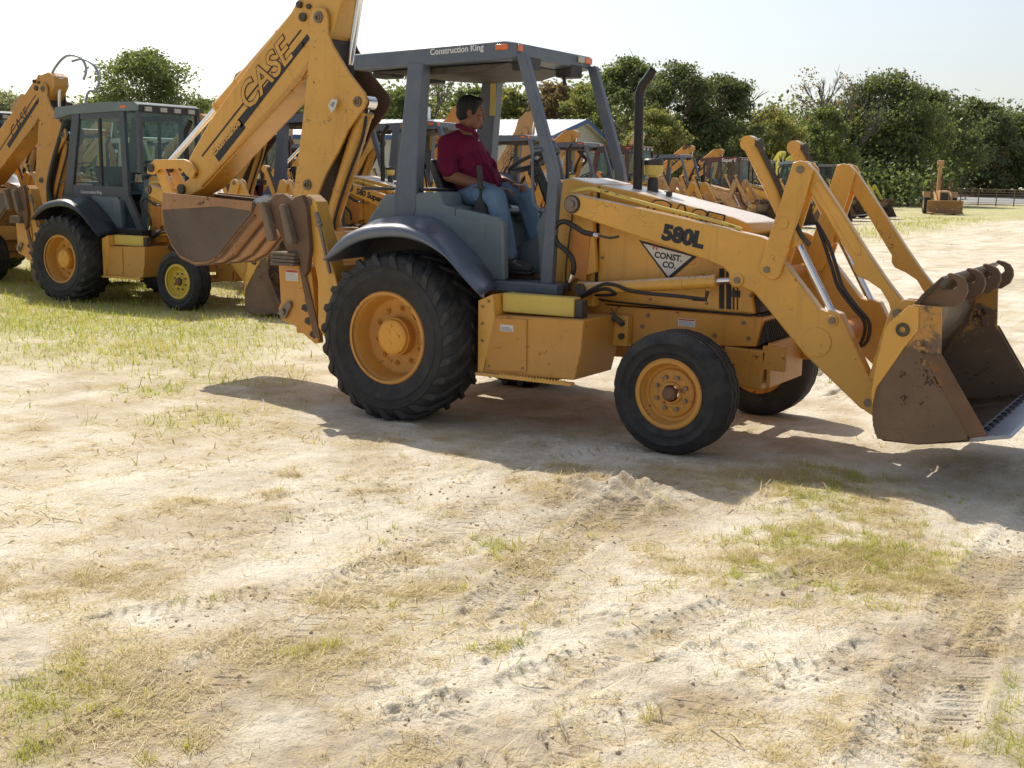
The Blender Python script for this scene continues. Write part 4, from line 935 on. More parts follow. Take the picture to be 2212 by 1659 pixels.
def masks(x,y):
    n1=fbm(x*.55,y*.55,5,60,.6); n2=fbm(x*2.3,y*2.3,5,70,.6); n3=fbm(x*7,y*7,4,75,.6)
    g=np.zeros(x.shape); d=np.zeros(x.shape); s=np.zeros(x.shape)
    for a,b,r in GREEN: g=np.maximum(g,gauss(x,y,a,b,r))
    for a,b,r in DARK: d=np.maximum(d,gauss(x,y,a,b,r))
    for a,b,r in STRAW: s=np.maximum(s,gauss(x,y,a,b,r))
    # the grassy field on the left and behind, the worn track on the right
    u=(x+3.2-(y+.8)*-.22)
    dep=(x-CAM.x)*Fv.x+(y-CAM.y)*Fv.y; lat=(x-CAM.x)*Rv.x+(y-CAM.y)*Rv.y
    field=np.clip((-lat/np.maximum(dep,.1)-.12)*5,0,1)*np.clip((dep-9.8)/2.2,0,1)
    rightfar=np.clip((dep-60)/10,0,1)*(dep<118)+np.clip(1-abs(x+5.5+.05*y)/3,0,1)*np.clip((y-14)/6,0,1)
    field=np.clip(field+rightfar,0,1)
    leftdry=np.clip((-lat/np.maximum(dep,.1)-.02)*3,0,1)*np.clip((dep-6.3)/1.5,0,1)
    g=np.clip(g*.7*np.clip((n2*.5+n3*.5-.44)*7,0,1)+.10*np.clip((n3*.5+n1*.5-.55)*9,0,1)+field*np.clip((n2*.6+n1*.4-.27)*5,0,1),0,1)
    s=np.clip(.14+1.1*s*np.clip((n2*.6+n3*.4-.36)*5,0,1)*.9+.45*np.clip((n2*.5+n3*.5-.50)*6,0,1)+field*.6+leftdry*.9*np.clip((n1*.4+n2*.6-.47)*7,0,1)+.6*np.clip((n2*.5+n3*.5-.56)*7,0,1),0,1)
    d=np.clip(d*np.clip((n2-.25)*3,0,1)+.5*np.clip((n1-.60)*5,0,1),0,1)
    tm=np.zeros(x.shape)
    for pts,wd,dp,sp in TR[:7]:
        q,_,_2=polyd(x,y,pts); tm=np.maximum(tm,np.clip(1.3-(q/wd)**2,0,1)*min(1,dp/.018))
    d=np.clip(np.maximum(d,tm*.8*np.clip((n2-.33)*5,0,1)),0,1); g=g*(1-.6*tm); s=s*(1-.30*d)
    return g,s,d
def lines(fine0,fine1,step,out0,out1,grow=1.12):
    a=list(np.arange(fine0,fine1,step)); h=step; p=fine0; lo=[]
    while p>out0: h=min(h*grow,60); p-=h; lo.append(p)
    h=step; p=a[-1]; hi=[]
    while p<out1: h=min(h*grow,60); p+=h; hi.append(p)
    return np.array(lo[::-1]+a+hi)
gx=lines(1.0,5.2,.0085,-900,900,1.06); gy=lines(-6.0,-1.0,.0085,-40,1500,1.06)
X,Y=np.meshgrid(gx,gy); Zg=terrain(X,Y)
def gridmesh(name,X,Y,Z,mats):
    ny,nx=X.shape; me=bpy.data.meshes.new(name)
    co=np.stack([X,Y,Z],-1).reshape(-1,3).astype(np.float32)
    me.vertices.add(len(co)); me.vertices.foreach_set('co',co.ravel())
    i=np.arange(ny*nx).reshape(ny,nx); q=np.stack([i[:-1,:-1],i[:-1,1:],i[1:,1:],i[1:,:-1]],-1).reshape(-1,4)
    me.loops.add(q.size); me.loops.foreach_set('vertex_index',q.ravel().astype(np.int32))
    me.polygons.add(len(q)); me.polygons.foreach_set('loop_start',np.arange(0,q.size,4,dtype=np.int32)); me.polygons.foreach_set('loop_total',np.full(len(q),4,dtype=np.int32))
    me.polygons.foreach_set('use_smooth',np.ones(len(q),dtype=bool)); me.materials.append(mats); me.update(calc_edges=True); return me
def ground_mat():
    m=bpy.data.materials.new('sandy_ground'); g=NT(m); out=g.n('OutputMaterial'); b=g.n('BsdfPrincipled'); g.l(b.outputs[0],out.inputs[0])
    tc=g.n('NewGeometry').outputs['Position']; at=g.n('Attribute'); at.attribute_name='gmask'
    sp=g.n('SeparateColor'); g.l(at.outputs['Color'],sp.inputs[0]); G,S,D=sp.outputs[0],sp.outputs[1],sp.outputs[2]
    nA=g.noise(tc,1.7,8,.62); nB=g.noise(tc,11,8,.65); nC=g.noise(tc,75,5,.6); nD=g.noise(tc,340,3,.6)
    base=g.mix(g.ramp(nA,.35,.66),(.49,.40,.285),(.90,.83,.71))
    sw=g.noise(g.scalevec(tc,(.9,.22,.5),(0,0,.25)),1,7,.62,1.2)
    base=g.mix(g.ramp(sw,.42,.62,0,.55),base,(.95,.90,.80))
    base=g.mix(g.ramp(sw,.40,.30,0,.5),base,(.40,.31,.21))
    base=g.mix(g.ramp(nB,.32,.70),g.mix(.30,base,(.36,.28,.18)),base)
    base=g.mix(g.ramp(D,0,1,0,.85),base,g.mix(g.ramp(nB,.35,.65),(.28,.21,.135),(.43,.34,.23)))
    base=g.mix(g.ramp(nC,.57,.68,0,.5),base,(.17,.13,.085))
    base=g.mix(g.ramp(g.noise(tc,28,6,.7,.5),.60,.68,0,.6),base,(.20,.15,.09))
    st=g.math('MULTIPLY',g.ramp(g.math('ADD',g.math('MULTIPLY',nC,.6),g.math('MULTIPLY',nB,.4)),.42,.56),S)
    base=g.mix(g.math('MULTIPLY',st,.8),base,g.mix(nD,(.36,.265,.11),(.60,.47,.22)))
    gr=g.math('MULTIPLY',g.ramp(g.math('ADD',g.math('MULTIPLY',nC,.5),g.math('MULTIPLY',nB,.5)),.40,.55),G)
    base=g.mix(g.math('MULTIPLY',gr,.9),base,g.mix(g.ramp(nD,.3,.7),(.26,.30,.065),(.46,.44,.15)))
    g.l(base,b.inputs['Base Color']); b.inputs['Roughness'].default_value=.95; b.inputs['Specular IOR Level'].default_value=.15
    h=g.math('ADD',g.math('MULTIPLY',nB,1.0),g.math('ADD',g.math('MULTIPLY',nC,.45),g.math('MULTIPLY',nD,.10)))
    bp=g.n('Bump'); bp.inputs['Strength'].default_value=.75; bp.inputs['Distance'].default_value=.03; g.l(h,bp.inputs['Height']); g.l(bp.outputs[0],b.inputs['Normal'])
    return m
me=gridmesh('ground',X,Y,Zg,ground_mat())
G_,S_m,D_m=masks(X,Y)
ca=me.color_attributes.new('gmask','FLOAT_COLOR','POINT')
ca.data.foreach_set('color',np.stack([G_,S_m,D_m,np.ones_like(G_)],-1).astype(np.float32).ravel())
go=bpy.data.objects.new('ground',me); COL.objects.link(go); tag(go,kind='structure')
# ------------------------------------------------------------------ blades and straw
def quads_obj(name,P0,P1,P2,P3,m):
    n=len(P0); co=np.stack([P0,P1,P2,P3],1).reshape(-1,3).astype(np.float32)
    me=bpy.data.meshes.new(name); me.vertices.add(4*n); me.vertices.foreach_set('co',co.ravel())
    me.loops.add(4*n); me.loops.foreach_set('vertex_index',np.arange(4*n,dtype=np.int32))
    me.polygons.add(n); me.polygons.foreach_set('loop_start',np.arange(0,4*n,4,dtype=np.int32)); me.polygons.foreach_set('loop_total',np.full(n,4,dtype=np.int32))
    me.materials.append(m); me.update(calc_edges=True)
    o=bpy.data.objects.new(name,me); COL.objects.link(o); return o
def leafmat(name,stops,trans=.35,rough=.6):
    m=bpy.data.materials.new(name); g=NT(m); out=g.n('OutputMaterial'); geo=g.n('NewGeometry')
    cr=g.n('ValToRGB'); e=cr.color_ramp.elements
    e[0].position=0; e[0].color=(*stops[0],1); e[1].position=1; e[1].color=(*stops[-1],1)
    for i,c in enumerate(stops[1:-1]): k=e.new((i+1)/(len(stops)-1)); k.color=(*c,1)
    tc=g.n('TexCoord').outputs['Object']; nn=g.noise(tc,.55,3,.6)
    f=g.math('ADD',g.math('MULTIPLY',geo.outputs['Random Per Island'],.55),g.ramp(nn,.3,.7,0,.45))
    g.l(f,cr.inputs[0])
    d=g.n('BsdfDiffuse'); t=g.n('BsdfTranslucent'); gl=g.n('BsdfGlossy'); gl.inputs['Roughness'].default_value=.45; gl.inputs[0].default_value=(.5,.5,.5,1)
    g.l(cr.outputs[0],d.inputs[0]); g.l(g.mix(1.,cr.outputs[0],(1.6,1.5,.8),'MULTIPLY'),t.inputs[0])
    mx=g.n('MixShader'); mx.inputs[0].default_value=trans; g.l(d.outputs[0],mx.inputs[1]); g.l(t.outputs[0],mx.inputs[2])
    m2=g.n('MixShader'); m2.inputs[0].default_value=.06; g.l(mx.outputs[0],m2.inputs[1]); g.l(gl.outputs[0],m2.inputs[2])
    g.l(m2.outputs[0],out.inputs[0]); return m
GRASSM=leafmat('grass_blades',[(.20,.27,.04),(.34,.40,.075),(.48,.47,.14),(.52,.43,.19)],.4)
STRAWM=leafmat('dry_straw',[(.36,.25,.11),(.52,.42,.22),(.66,.57,.36),(.44,.32,.15)],.25)
def scatter(n,x0,x1,y0,y1,which,thr=.02):
    x=rng.uniform(x0,x1,n); y=rng.uniform(y0,y1,n); g,s,d=masks(x,y)
    dep=(x-CAM.x)*Fv.x+(y-CAM.y)*Fv.y; lat=(x-CAM.x)*Rv.x+(y-CAM.y)*Rv.y
    vis=(np.abs(lat)<dep*.50+.5)&(dep>2)
    k=vis&(rng.uniform(0,1,n)<(g if which=='g' else s)**1.3)
    return x[k],y[k]
def blades(name,x,y,hmin,hmax,w,m,lie=0.):
    n=len(x); w=w*(.7+.6*rng.random(n)); z=terrain(x,y); a=rng.uniform(0,2*PI,n); h=rng.uniform(hmin,hmax,n)*(.5+.8*rng.random(n)); t=rng.uniform(.1,.9,n) if not lie else rng.uniform(1.15,1.62,n)
    b=a+rng.uniform(-.8,.8,n); ww=w*rng.uniform(.5,1.2,n)
    dx,dy=np.cos(a)*np.sin(t),np.sin(a)*np.sin(t); dz=np.cos(t)
    sx,sy=-np.sin(b)*ww/2,np.cos(b)*ww/2
    base=np.stack([x,y,z-(.002 if not lie else -.004)],-1); s=np.stack([sx,sy,0*sx],-1); d=np.stack([dx,dy,dz],-1)*h[:,None]
    bend=np.stack([0*x,0*x,-(h*.15)*(1 if not lie else 0)],-1)
    return quads_obj(name,base-s,base+s,base+d+bend+s*.35,base+d+bend-s*.35,m)
def clods(name,x,y,rmin,rmax,m):
    n=len(x); z=terrain(x,y); r=rmin+(rmax-rmin)*rng.random(n)**3.5
    base=np.array([[1,0,0],[0,1,0],[-1,0,0],[0,-1,0],[0,0,1],[0,0,-1]],float); tri=np.array([[0,1,4],[1,2,4],[2,3,4],[3,0,4],[1,0,5],[2,1,5],[3,2,5],[0,3,5]])
    j=base[None]*(.6+.8*rng.random((n,6,1)))+.25*rng.normal(size=(n,6,3)); a=rng.uniform(0,2*PI,n); c,s=np.cos(a)[:,None],np.sin(a)[:,None]
    v=np.stack([j[...,0]*c-j[...,1]*s,j[...,0]*s+j[...,1]*c,j[...,2]*.75],-1)*r[:,None,None]
    v+=np.stack([x,y,z+r*.25],-1)[:,None]
    f=(tri[None]+6*np.arange(n)[:,None,None]).reshape(-1).astype(np.int32)
    me=bpy.data.meshes.new(name); me.vertices.add(6*n); me.vertices.foreach_set('co',v.astype(np.float32).ravel())
    me.loops.add(len(f)); me.loops.foreach_set('vertex_index',f); me.polygons.add(len(f)//3)
    me.polygons.foreach_set('loop_start',np.arange(0,len(f),3,dtype=np.int32)); me.polygons.foreach_set('loop_total',np.full(len(f)//3,3,dtype=np.int32))
    me.materials.append(m); me.update(calc_edges=True); o=bpy.data.objects.new(name,me); COL.objects.link(o); return o
def clumped(x,y,k,r):
    n=len(x); a=rng.uniform(0,2*PI,n*k); q=r*rng.random(n*k)**.7
    return np.repeat(x,k)+q*np.cos(a),np.repeat(y,k)+q*np.sin(a)
x,y=scatter(22000,.6,5.3,-6.1,-.6,'g'); x,y=clumped(x,y,16,.035)
tag(blades('grass',x,y,.018,.060,.0034,GRASSM),'sparse green grass growing in patches on the bare sand',kind='stuff')
x,y=scatter(26000,.4,5.3,-6.1,-.6,'s'); k_=rng.random(len(x))<np.clip((fbm(x*4,y*4,3,88)-.38)*5,0.05,1); x,y=clumped(x[k_],y[k_],16,.07)
tag(blades('straw',x,y,.020,.080,.0028,STRAWM,lie=1),'dry straw litter scattered over the sandy foreground',kind='stuff')
x,y=scatter(9000,.6,5.3,-6.1,-.6,'s'); x,y=clumped(x,y,5,.04)
tag(blades('dry_grass',x,y,.015,.045,.003,STRAWM),'short dead grass stubble in the sand',kind='stuff')
n=90000; x=rng.uniform(.8,5.3,n); y=rng.uniform(-6.1,-.8,n); pr=.006+0*x
for pts,wd,dp,sp in TR[:7]:
    q,_,_2=polyd(x,y,pts); pr=np.maximum(pr,.20*np.exp(-((q-wd*.8)/.09)**2)*min(1,dp/.016)+.10*(q<wd))
pr=np.maximum(pr,.9*gauss(x,y,2.32,-2.05,.40,.28)); pr=pr*np.clip((fbm(x*4.5,y*4.5,4,97)-.40)*7,.04,1)
k_=rng.random(n)<pr*.6
tag(clods('soil_clods',x[k_],y[k_],.0022,.0115,mat('clod_soil',(.56,.45,.32),.95,mott=.25,scale=6)),'small soil clods thrown up along the tyre tracks',kind='stuff')
x,y=scatter(70000,-14,2.5,-3.5,9,'g'); x,y=clumped(x,y,2,.06)
tag(blades('field_grass',x,y,.03,.11,.010,GRASSM),'green grass standing around the parked machines on the left',kind='stuff')
x,y=scatter(60000,-14,4,-4.5,9,'s')
tag(blades('field_straw',x,y,.04,.12,.009,STRAWM,lie=1),'dry straw lying on the worn ground behind',kind='stuff')
x,y=scatter(60000,-30,10,9,60,'g')
tag(blades('far_grass',x,y,.05,.18,.03,GRASSM),'grass at the edge of the machine yard',kind='stuff')
# road beyond the fence
def strip(name,u0,u1,d0,d1,m,dz,n=40):
    vs=[];fs=[]
    for i in range(n+1):
        u=u0+(u1-u0)*i/n
        for d in (d0,d1):
            px,py=bearing(u,d); vs.append((px,py,float(terrain(np.array([px]),np.array([py]),False)[0])+dz))
    for i in range(n): fs.append((2*i,2*i+2,2*i+3,2*i+1))
    return MB().add(vs,fs).build(name,m,None)
tag(strip('road',.55,1.25,128,143,mat('pale_road',(.30,.30,.30),.9,mott=.1),.05),kind='structure')
tag(strip('road_verge',.55,1.25,144,158,mat('brown_verge',(.19,.13,.09),.95,mott=.3,scale=.2),.06),kind='structure')
# ================================================================== shed
def shed():
    root=thing('metal_shed',label='long beige metal shed with white ribbed roof and blue trim beyond the machines',cat='shed')
    A=Vector((-25.8,45.6,0)); G=Vector((-.25,.97,0)).normalized(); L=Vector((-.96,-.24,0)).normalized(); w_,l_=13.5,17.5
    ez,rz=3.93,5.0
    p=lambda a,b,z: tuple(A+L*a+G*b+Vector((0,0,z)))
    MB().add([p(0,0,0),p(0,w_,0),p(0,w_,ez),p(0,w_/2,rz),p(0,0,ez),p(l_,0,0),p(l_,w_,0),p(l_,w_,ez),p(l_,w_/2,rz),p(l_,0,ez)],[(0,1,2,3,4),(9,8,7,6,5),(0,4,9,5),(1,6,7,2)]).build('wall',M['shedwall'],root)
    b=MB(); o=.35
    for s in (0,1):
        e=(-o if s==0 else w_+o); ze=ez-o*(rz-ez)/(w_/2)
        b.add([p(-o,e,ze+.06),p(l_+o,e,ze+.06),p(l_+o,w_/2,rz+.08),p(-o,w_/2,rz+.08),p(-o,e,ze+.0),p(l_+o,e,ze),p(l_+o,w_/2,rz+.02),p(-o,w_/2,rz+.02)],[(0,1,2,3),(7,6,5,4),(0,4,5,1),(1,5,6,2),(3,2,6,7),(0,3,7,4)])
    for i in range(46):
        a=-o+.05+i*.39
        b.add([p(a,-o,ez+.02),p(a+.05,-o,ez+.02),p(a+.05,w_/2,rz+.12),p(a,w_/2,rz+.12),p(a,-o,ez-.03),p(a+.05,-o,ez-.03)],[(0,1,2,3),(4,5,1,0)])
    ro=b.build('roof',M['metalroof'],root)
    t=MB(); t.add([p(-o-.02,-o,ez-.22),p(-o-.02,w_/2,rz-.12),p(-o-.02,w_+o,ez-.22),p(-o-.02,w_+o,ez+.02),p(-o-.02,w_/2,rz+.12),p(-o-.02,-o,ez+.02)],[(0,1,4,5),(1,2,3,4)])
    t.add([p(-o,-o-.02,ez-.24),p(l_+o,-o-.02,ez-.24),p(l_+o,-o-.02,ez+.0),p(-o,-o-.02,ez+.0)],[(0,1,2,3)])
    t.build('roof_trim',M['bluetrim'],root)
    MB().box(-.3,.3,-.3,.3,0,.8).xform(Matrix.Translation(A+L*9.5+G*6.75+Vector((0,0,rz)))).build('roof_vent',M['metalroof'],root)
shed()
# ================================================================== trees
LM=dict(dark=leafmat('dark_oak_leaves',[(0.060,0.086,0.047),(0.096,0.127,0.065),(0.138,0.169,0.085),(0.199,0.216,0.111)],.5),  # leaf colours paled and greyed, distance haze painted into them
 green=leafmat('green_leaves',[(0.075,0.106,0.049),(0.117,0.157,0.068),(0.174,0.214,0.095),(0.240,0.257,0.125)],.5),
 lime=leafmat('yellow_green_leaves',[(0.115,0.142,0.054),(0.188,0.214,0.081),(0.258,0.268,0.113),(0.318,0.292,0.142)],.5),
 russet=leafmat('russet_leaves',[(0.115,0.115,0.070),(0.194,0.159,0.098),(0.263,0.183,0.117),(0.278,0.234,0.154)],.45),
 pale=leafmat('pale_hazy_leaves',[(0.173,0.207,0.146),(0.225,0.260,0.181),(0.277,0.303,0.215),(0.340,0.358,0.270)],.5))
def leaf_cloud(C,Rr,n,size,r2,flat=.6):
    """quads spread in shells of many small clumps; C (m,3) centres, Rr (m,3) radii"""
    k=r2.choice(len(C),n,p=(Rr.prod(1)**.66)/((Rr.prod(1)**.66).sum()))
    d=r2.normal(size=(n,3)); d/=np.linalg.norm(d,axis=1)[:,None]
    q=r2.random(n)**.35
    P=C[k]+np.where((r2.random(n)<.45)[:,None],d*Rr[k]*q[:,None]*.95,np.clip(r2.normal(size=(n,3)),-2,2)*Rr[k]*.56)
    a=r2.normal(size=(n,3)); a/=np.linalg.norm(a,axis=1)[:,None]; b=np.cross(a,r2.normal(size=(n,3))); b/=np.linalg.norm(b,axis=1)[:,None]
    s=(size*(.5+r2.random(n)))[:,None]
    return P-a*s*.5,P+b*s*.32,P+a*s*.5,P-b*s*.32
def tree(name,u,top,d,wpx,kind,label,bare=False,seed=0,base=.18,n=5200,dens=1.,group=None):
    r2=np.random.default_rng(seed+100)
    hor=374+u/2212*31
    px,py=bearing(u/2212,d); z0=float(terrain(np.array([px]),np.array([py]),False)[0])
    H=((hor-top)*d/2578.+1.738-z0)*(.95 if not bare else 1.0); W=wpx*1.15*d/2578./2
    root=thing(name,(px,py,z0),label=label,cat='tree',group=group)
    rr=random.Random(seed)
    t=MB(); tr=.022*H*(.9 if bare else 1)
    lean=(rr.uniform(-.04,.04)*H,rr.uniform(-.04,.04)*H)
    t.tube([(0,0,-.2),(lean[0]*.3,lean[1]*.3,H*.25),(lean[0],lean[1],H*.55)],[tr*1.25,tr*.9,tr*.55],8)
    tips=[]
    def limb(p,dr,L,r,lev):
        q=p+dr*L; t.tube([p,p+dr*L*.5+Vector((0,0,L*.04)),q],[r,r*.75,r*.5],5 if lev>0 else 6)
        tips.append(q)
        if lev<(4 if bare else 2):
            for _ in range(3 if not bare else 3):
                nd=(dr*(1 if not bare else 1.3)+Vector((rr.uniform(-.7,.7),rr.uniform(-.7,.7),rr.uniform(-.15,.65)))*(.85)).normalized()
                limb(p+dr*L*rr.uniform(.45,1.),nd,L*rr.uniform(.5,.75),r*(.5 if not bare else .66),lev+1)
    nl=9 if not bare else 7
    for i in range(nl):
        a=2*PI*i/nl+rr.uniform(-.4,.4); f=rr.uniform(.25,.55) if not bare else rr.uniform(.3,.55)
        el_=rr.uniform(.25,1.1)
        limb(Vector((lean[0]*f*1.8,lean[1]*f*1.8,H*f)),Vector((math.cos(a)*math.cos(el_),math.sin(a)*math.cos(el_),math.sin(el_))),(H*.28 if not bare else H*.24),tr*.42,0)
    t.build('trunk',M['barebark'] if bare else M['bark'],root)
    if bare: n=int(n*.05)
    cs=[];rs=[]
    m=int(110*dens)
    for i in range(m):
        a=r2.uniform(0,2*PI); zz=r2.uniform(base,1.0)**.9
        prof=math.sqrt(max(0.02,1-((zz-.44)/.56)**2))
        q=r2.uniform(.05,1)**.5*prof*W*.88
        cr=W*r2.uniform(.10,.27)
        cs.append((lean[0]+q*math.cos(a),lean[1]+q*math.sin(a),H*zz*.97)); rs.append((cr,cr,cr*r2.uniform(.5,.8)))
    P=leaf_cloud(np.array(cs),np.array(rs),n,(.0023*d)*(1 if not bare else .8),r2)
    o=quads_obj('crown',*P,LM[kind]); o.parent=root
    return root
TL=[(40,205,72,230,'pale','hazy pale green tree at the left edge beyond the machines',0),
 (340,116,62,270,'green','tall spreading oak rising above the enclosed cab',0),
 (245,205,80,130,'green','small green tree left of the tall spreading oak',0),
 (470,225,84,190,'green','rounded green tree right of the tall spreading oak',0),
 (640,165,76,180,'dark','dark green tree behind the raised dipper stick',0),
 (742,205,88,150,'green','green tree showing below the canopy rear corner',0),
 (860,192,90,170,'green','olive green tree behind the canopy rear post',0),
 (930,158,96,120,'russet','bare grey tree between the canopy posts',1),
 (1013,178,92,110,'green','green rounded treetop above the driver',0),
 (1095,192,96,150,'lime','olive tree behind the steering wheel',0),
 (1185,178,90,150,'russet','tall russet tree behind the front canopy post',0),
 (1245,185,86,120,'lime','yellow-green tree beside the slanting far canopy post',0),
 (1338,124,82,170,'green','tall loose-crowned tree left of the exhaust stack',0),
 (1440,136,78,190,'dark','big dark oak right of the exhaust stack',0),
 (1545,165,80,190,'dark','second dark oak joined to the big one by the exhaust stack',0),
 (1400,240,74,150,'lime','low lime green tree in front of the big dark oak',0),
 (1640,235,84,150,'lime','yellow-green tree in the dip of the tree line',0),
 (1706,158,104,110,'russet','tall bare tree standing alone above the tree line',1),
 (1795,168,104,80,'russet','smaller bare tree left of the large right oak',1),
 (1750,228,92,130,'green','mid green tree under the bare trees',0),
 (1865,160,108,260,'dark','largest oak on the right with domed crown',0),
 (1975,196,124,200,'dark','dark oak right of the largest domed oak',0),
 (2060,218,150,190,'dark','dark oak behind the old tan tractor',0),
 (2140,250,152,170,'green','green oak near the right edge of the tree line',0),
 (2205,295,155,120,'dark','low dark tree at the right edge of the picture',0),
 (2095,315,148,90,'russet','small reddish tree under the right oaks',0)]
hor_=lambda u:374+u/2212*31
for i,(u,top,d,wp,k,lab,bare) in enumerate(TL):
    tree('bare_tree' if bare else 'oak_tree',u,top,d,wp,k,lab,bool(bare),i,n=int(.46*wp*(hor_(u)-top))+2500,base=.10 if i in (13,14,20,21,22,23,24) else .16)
def woods(name,u0,u1,d0,d1,h0,h1,n,mats,label,seed,size):
    r2=np.random.default_rng(seed); m=260
    us=r2.uniform(u0,u1,m); ds=r2.uniform(d0,d1,m); cs=[];rs=[]
    for u,d in zip(us,ds):
        px,py=bearing(u,d); z0=float(terrain(np.array([px]),np.array([py]),False)[0]); h=r2.uniform(h0,h1)*(.75+.5*vnoise(np.array([u*14.]),np.array([0.]),seed)[0])
        for zz in (.25,.6,.9): cs.append((px+r2.uniform(-2,2),py+r2.uniform(-2,2),z0+h*zz)); rs.append((r2.uniform(1.5,3.2),r2.uniform(1.5,3.2),h*.22))
    P=leaf_cloud(np.array(cs),np.array(rs),n,size,r2)
    o=quads_obj(name,*P,LM[mats]); tag(o,label,kind='stuff'); return o
woods('distant_woods',-.1,.30,100,118,4,6.5,26000,'green','distant woods behind the left machines',4,.36)
woods('distant_woods',.30,.62,98,112,6.0,9.0,52000,'green','distant woods behind the canopy and the shed',7,.34)
woods('distant_woods',.60,.88,104,118,5.5,8.5,46000,'green','distant mixed woods filling the gaps between the right oaks',5,.34)
woods('distant_woods',.78,1.12,158,175,7,12,52000,'dark','dark far woods beyond the road on the right',6,.46)
woods('undergrowth',.62,.90,96,106,2.0,4.0,16000,'green','green undergrowth below the oaks',8,.3)
woods('undergrowth',.35,.64,98,110,3.0,6.0,16000,'russet','reddish brown undergrowth behind the shed',9,.32)
# ================================================================== fence
def fence():
    root=thing('pipe_fence',label='rusty pipe and wire fence along the far side of the field',cat='fence')
    pts=[]
    for i in range(26):
        u=(1480+i*(2420-1480)/25)/2212; d=126-(u*2212-1480)/940*24
        px,py=bearing(u,d); pts.append(Vector((px,py,float(terrain(np.array([px]),np.array([py]),False)[0]))))
    for p in pts: MB().cyl(p-Vector((0,0,.2)),p+Vector((0,0,1.46)),.05,8).build('post',M['fencem'],root)
    MB().tube([p+Vector((0,0,1.46)) for p in pts],.045,6).build('top_rail',M['fencem'],root)
    for h in (.25,.5,.75,1.0,1.22): MB().tube([p+Vector((0,0,h)) for p in pts],.014,4).build('wire',M['fencem'],root)
fence()
# ================================================================== main machine
HI=True
main=backhoe('backhoe_loader',label='large yellow backhoe loader in front with open grey canopy and driver',group=None)
k=MB().box(.40,.94,-.262,.262,1.0125,1.049); k.build('foot_plate',M['rustm'],main,bevel=.004)
X19=(math.cos(.165),0,-math.sin(.165)); U19=(math.sin(.165),0,math.cos(.165))
text('580L',.138,M['decalblack'],(1.860,-.5015,1.362),parent=main,name='lettering',bold=.0085,xd=X19,up=U19,sx=1.08)
text('580L',.118,M['decalblack'],(2.19,.5015,1.30),parent=main,name='lettering',bold=.0085,xd=(-math.cos(.165),0,math.sin(.165)),up=U19)
text('Construction King',.062,M['decalwhite'],(-.005,-.5515,2.618),ang=.035,parent=main,name='lettering',bold=.0015,ext=.001)
tri=[(1.60,1.335),(2.04,1.245),(1.835,1.068)]
o=decal('triangle_sign',M['decalblack'],tri,-.3025,main)
decal('sign_face',M['decalwhite'],[(1.635,1.313),(2.0,1.240),(1.832,1.095)],-.3055,o)
text('CONST.',.058,M['decalblack'],(1.722,-.309,1.222),ang=-.10,parent=o,name='lettering',bold=.002,ext=.001)
text('CO.',.058,M['decalblack'],(1.785,-.309,1.158),ang=-.06,parent=o,name='lettering',bold=.002,ext=.001)
text('W',.05,M['decalred'],(1.70,-.309,1.275),ang=-.15,parent=o,name='lettering',ext=.001)
def sticker(pts_x0,z0,w_,h,y,parent,red=True):
    o=decal('warning_sticker',M['decalwhite'],[(pts_x0,z0),(pts_x0+w_,z0),(pts_x0+w_,z0+h),(pts_x0,z0+h)],y,parent,.0015)
    if red: decal('sticker_header',M['decalred'],[(pts_x0+.004,z0+h*.76),(pts_x0+w_-.004,z0+h*.76),(pts_x0+w_-.004,z0+h-.003),(pts_x0+.004,z0+h-.003)],y-.0015,o,.001)
    b=MB()
    for i in range(4): b.box(pts_x0+.006,pts_x0+w_-.008-(.02 if i==3 else 0),y-.0025,y-.0015,z0+h*(.10+.16*i),z0+h*(.10+.16*i)+.004)
    b.build('small_print',M['decalgrey'],o)
sticker(1.93,.765,.125,.052,-.3305,main); sticker(.845,.70,.105,.045,-.8915,main,False); sticker(-1.155,.935,.125,.085,-.861,main)
dm=decal('diamond_sticker',M['decalwhite'],[(-1.265,2.30),(-1.225,2.355),(-1.165,2.345),(-1.195,2.275),(-1.235,2.245)],-.2055,main)
decal('sticker_print',M['decalgrey'],[(-1.245,2.305),(-1.215,2.335),(-1.190,2.325),(-1.215,2.285)],-.209,dm,.001)
# ================================================================== machines parked behind
HI=False
ly=backhoe(cab=True,frame='blue_dark',loader=.085,rimf='rim_lemon',roofm='panel',label='parked yellow backhoe loader with enclosed glass cab, nearest on the left',group='backhoe loaders parked in the row')
ly.location=(-8.87,4.08,-.05)
text('Construction King',.060,M['decalwhite'],(-.16,-.557,1.50),parent=ly,name='lettering',bold=.001,ext=.001)
hb=MB().tube([(-.86,-.12,2.80),(-.96,-.14,2.5),(-1.2,-.16,2.0),(-1.36,-.16,1.6),(-1.32,-.16,1.35),(-1.2,-.12,1.2)],.045,10,smooth_path=4); hb.build('hose_bundle',M['hose'],ly)
hs=MB()
hs.tube([(-1.45,-.05,3.05),(-1.25,-.05,3.30),(-1.0,-.05,3.46),(-.75,-.05,3.46),(-.60,-.05,3.38),(-.55,-.05,3.25),(-.62,-.05,3.12)],.018,8,smooth_path=4)
hs.tube([(-.95,.03,3.40),(-.70,.03,3.42),(-.45,.03,3.30),(-.38,.03,3.12),(-.45,.03,2.98),(-.60,.03,2.96),(-.68,.03,2.85),(-.70,.03,2.6)],.018,8,smooth_path=4)
hs.build('loose_hoses',M['steel'],ly)
protoO=backhoe(loader=.085,label='parked backhoe loader with grey canopy directly behind the front machine',group='backhoe loaders parked in the row')
protoO.location=(-7.66,6.9,0)
_L=Matrix.Translation((1.18,0,1.57))@Matrix.Rotation(.085,4,'Y')@Matrix.Translation((-1.18,0,-1.57))
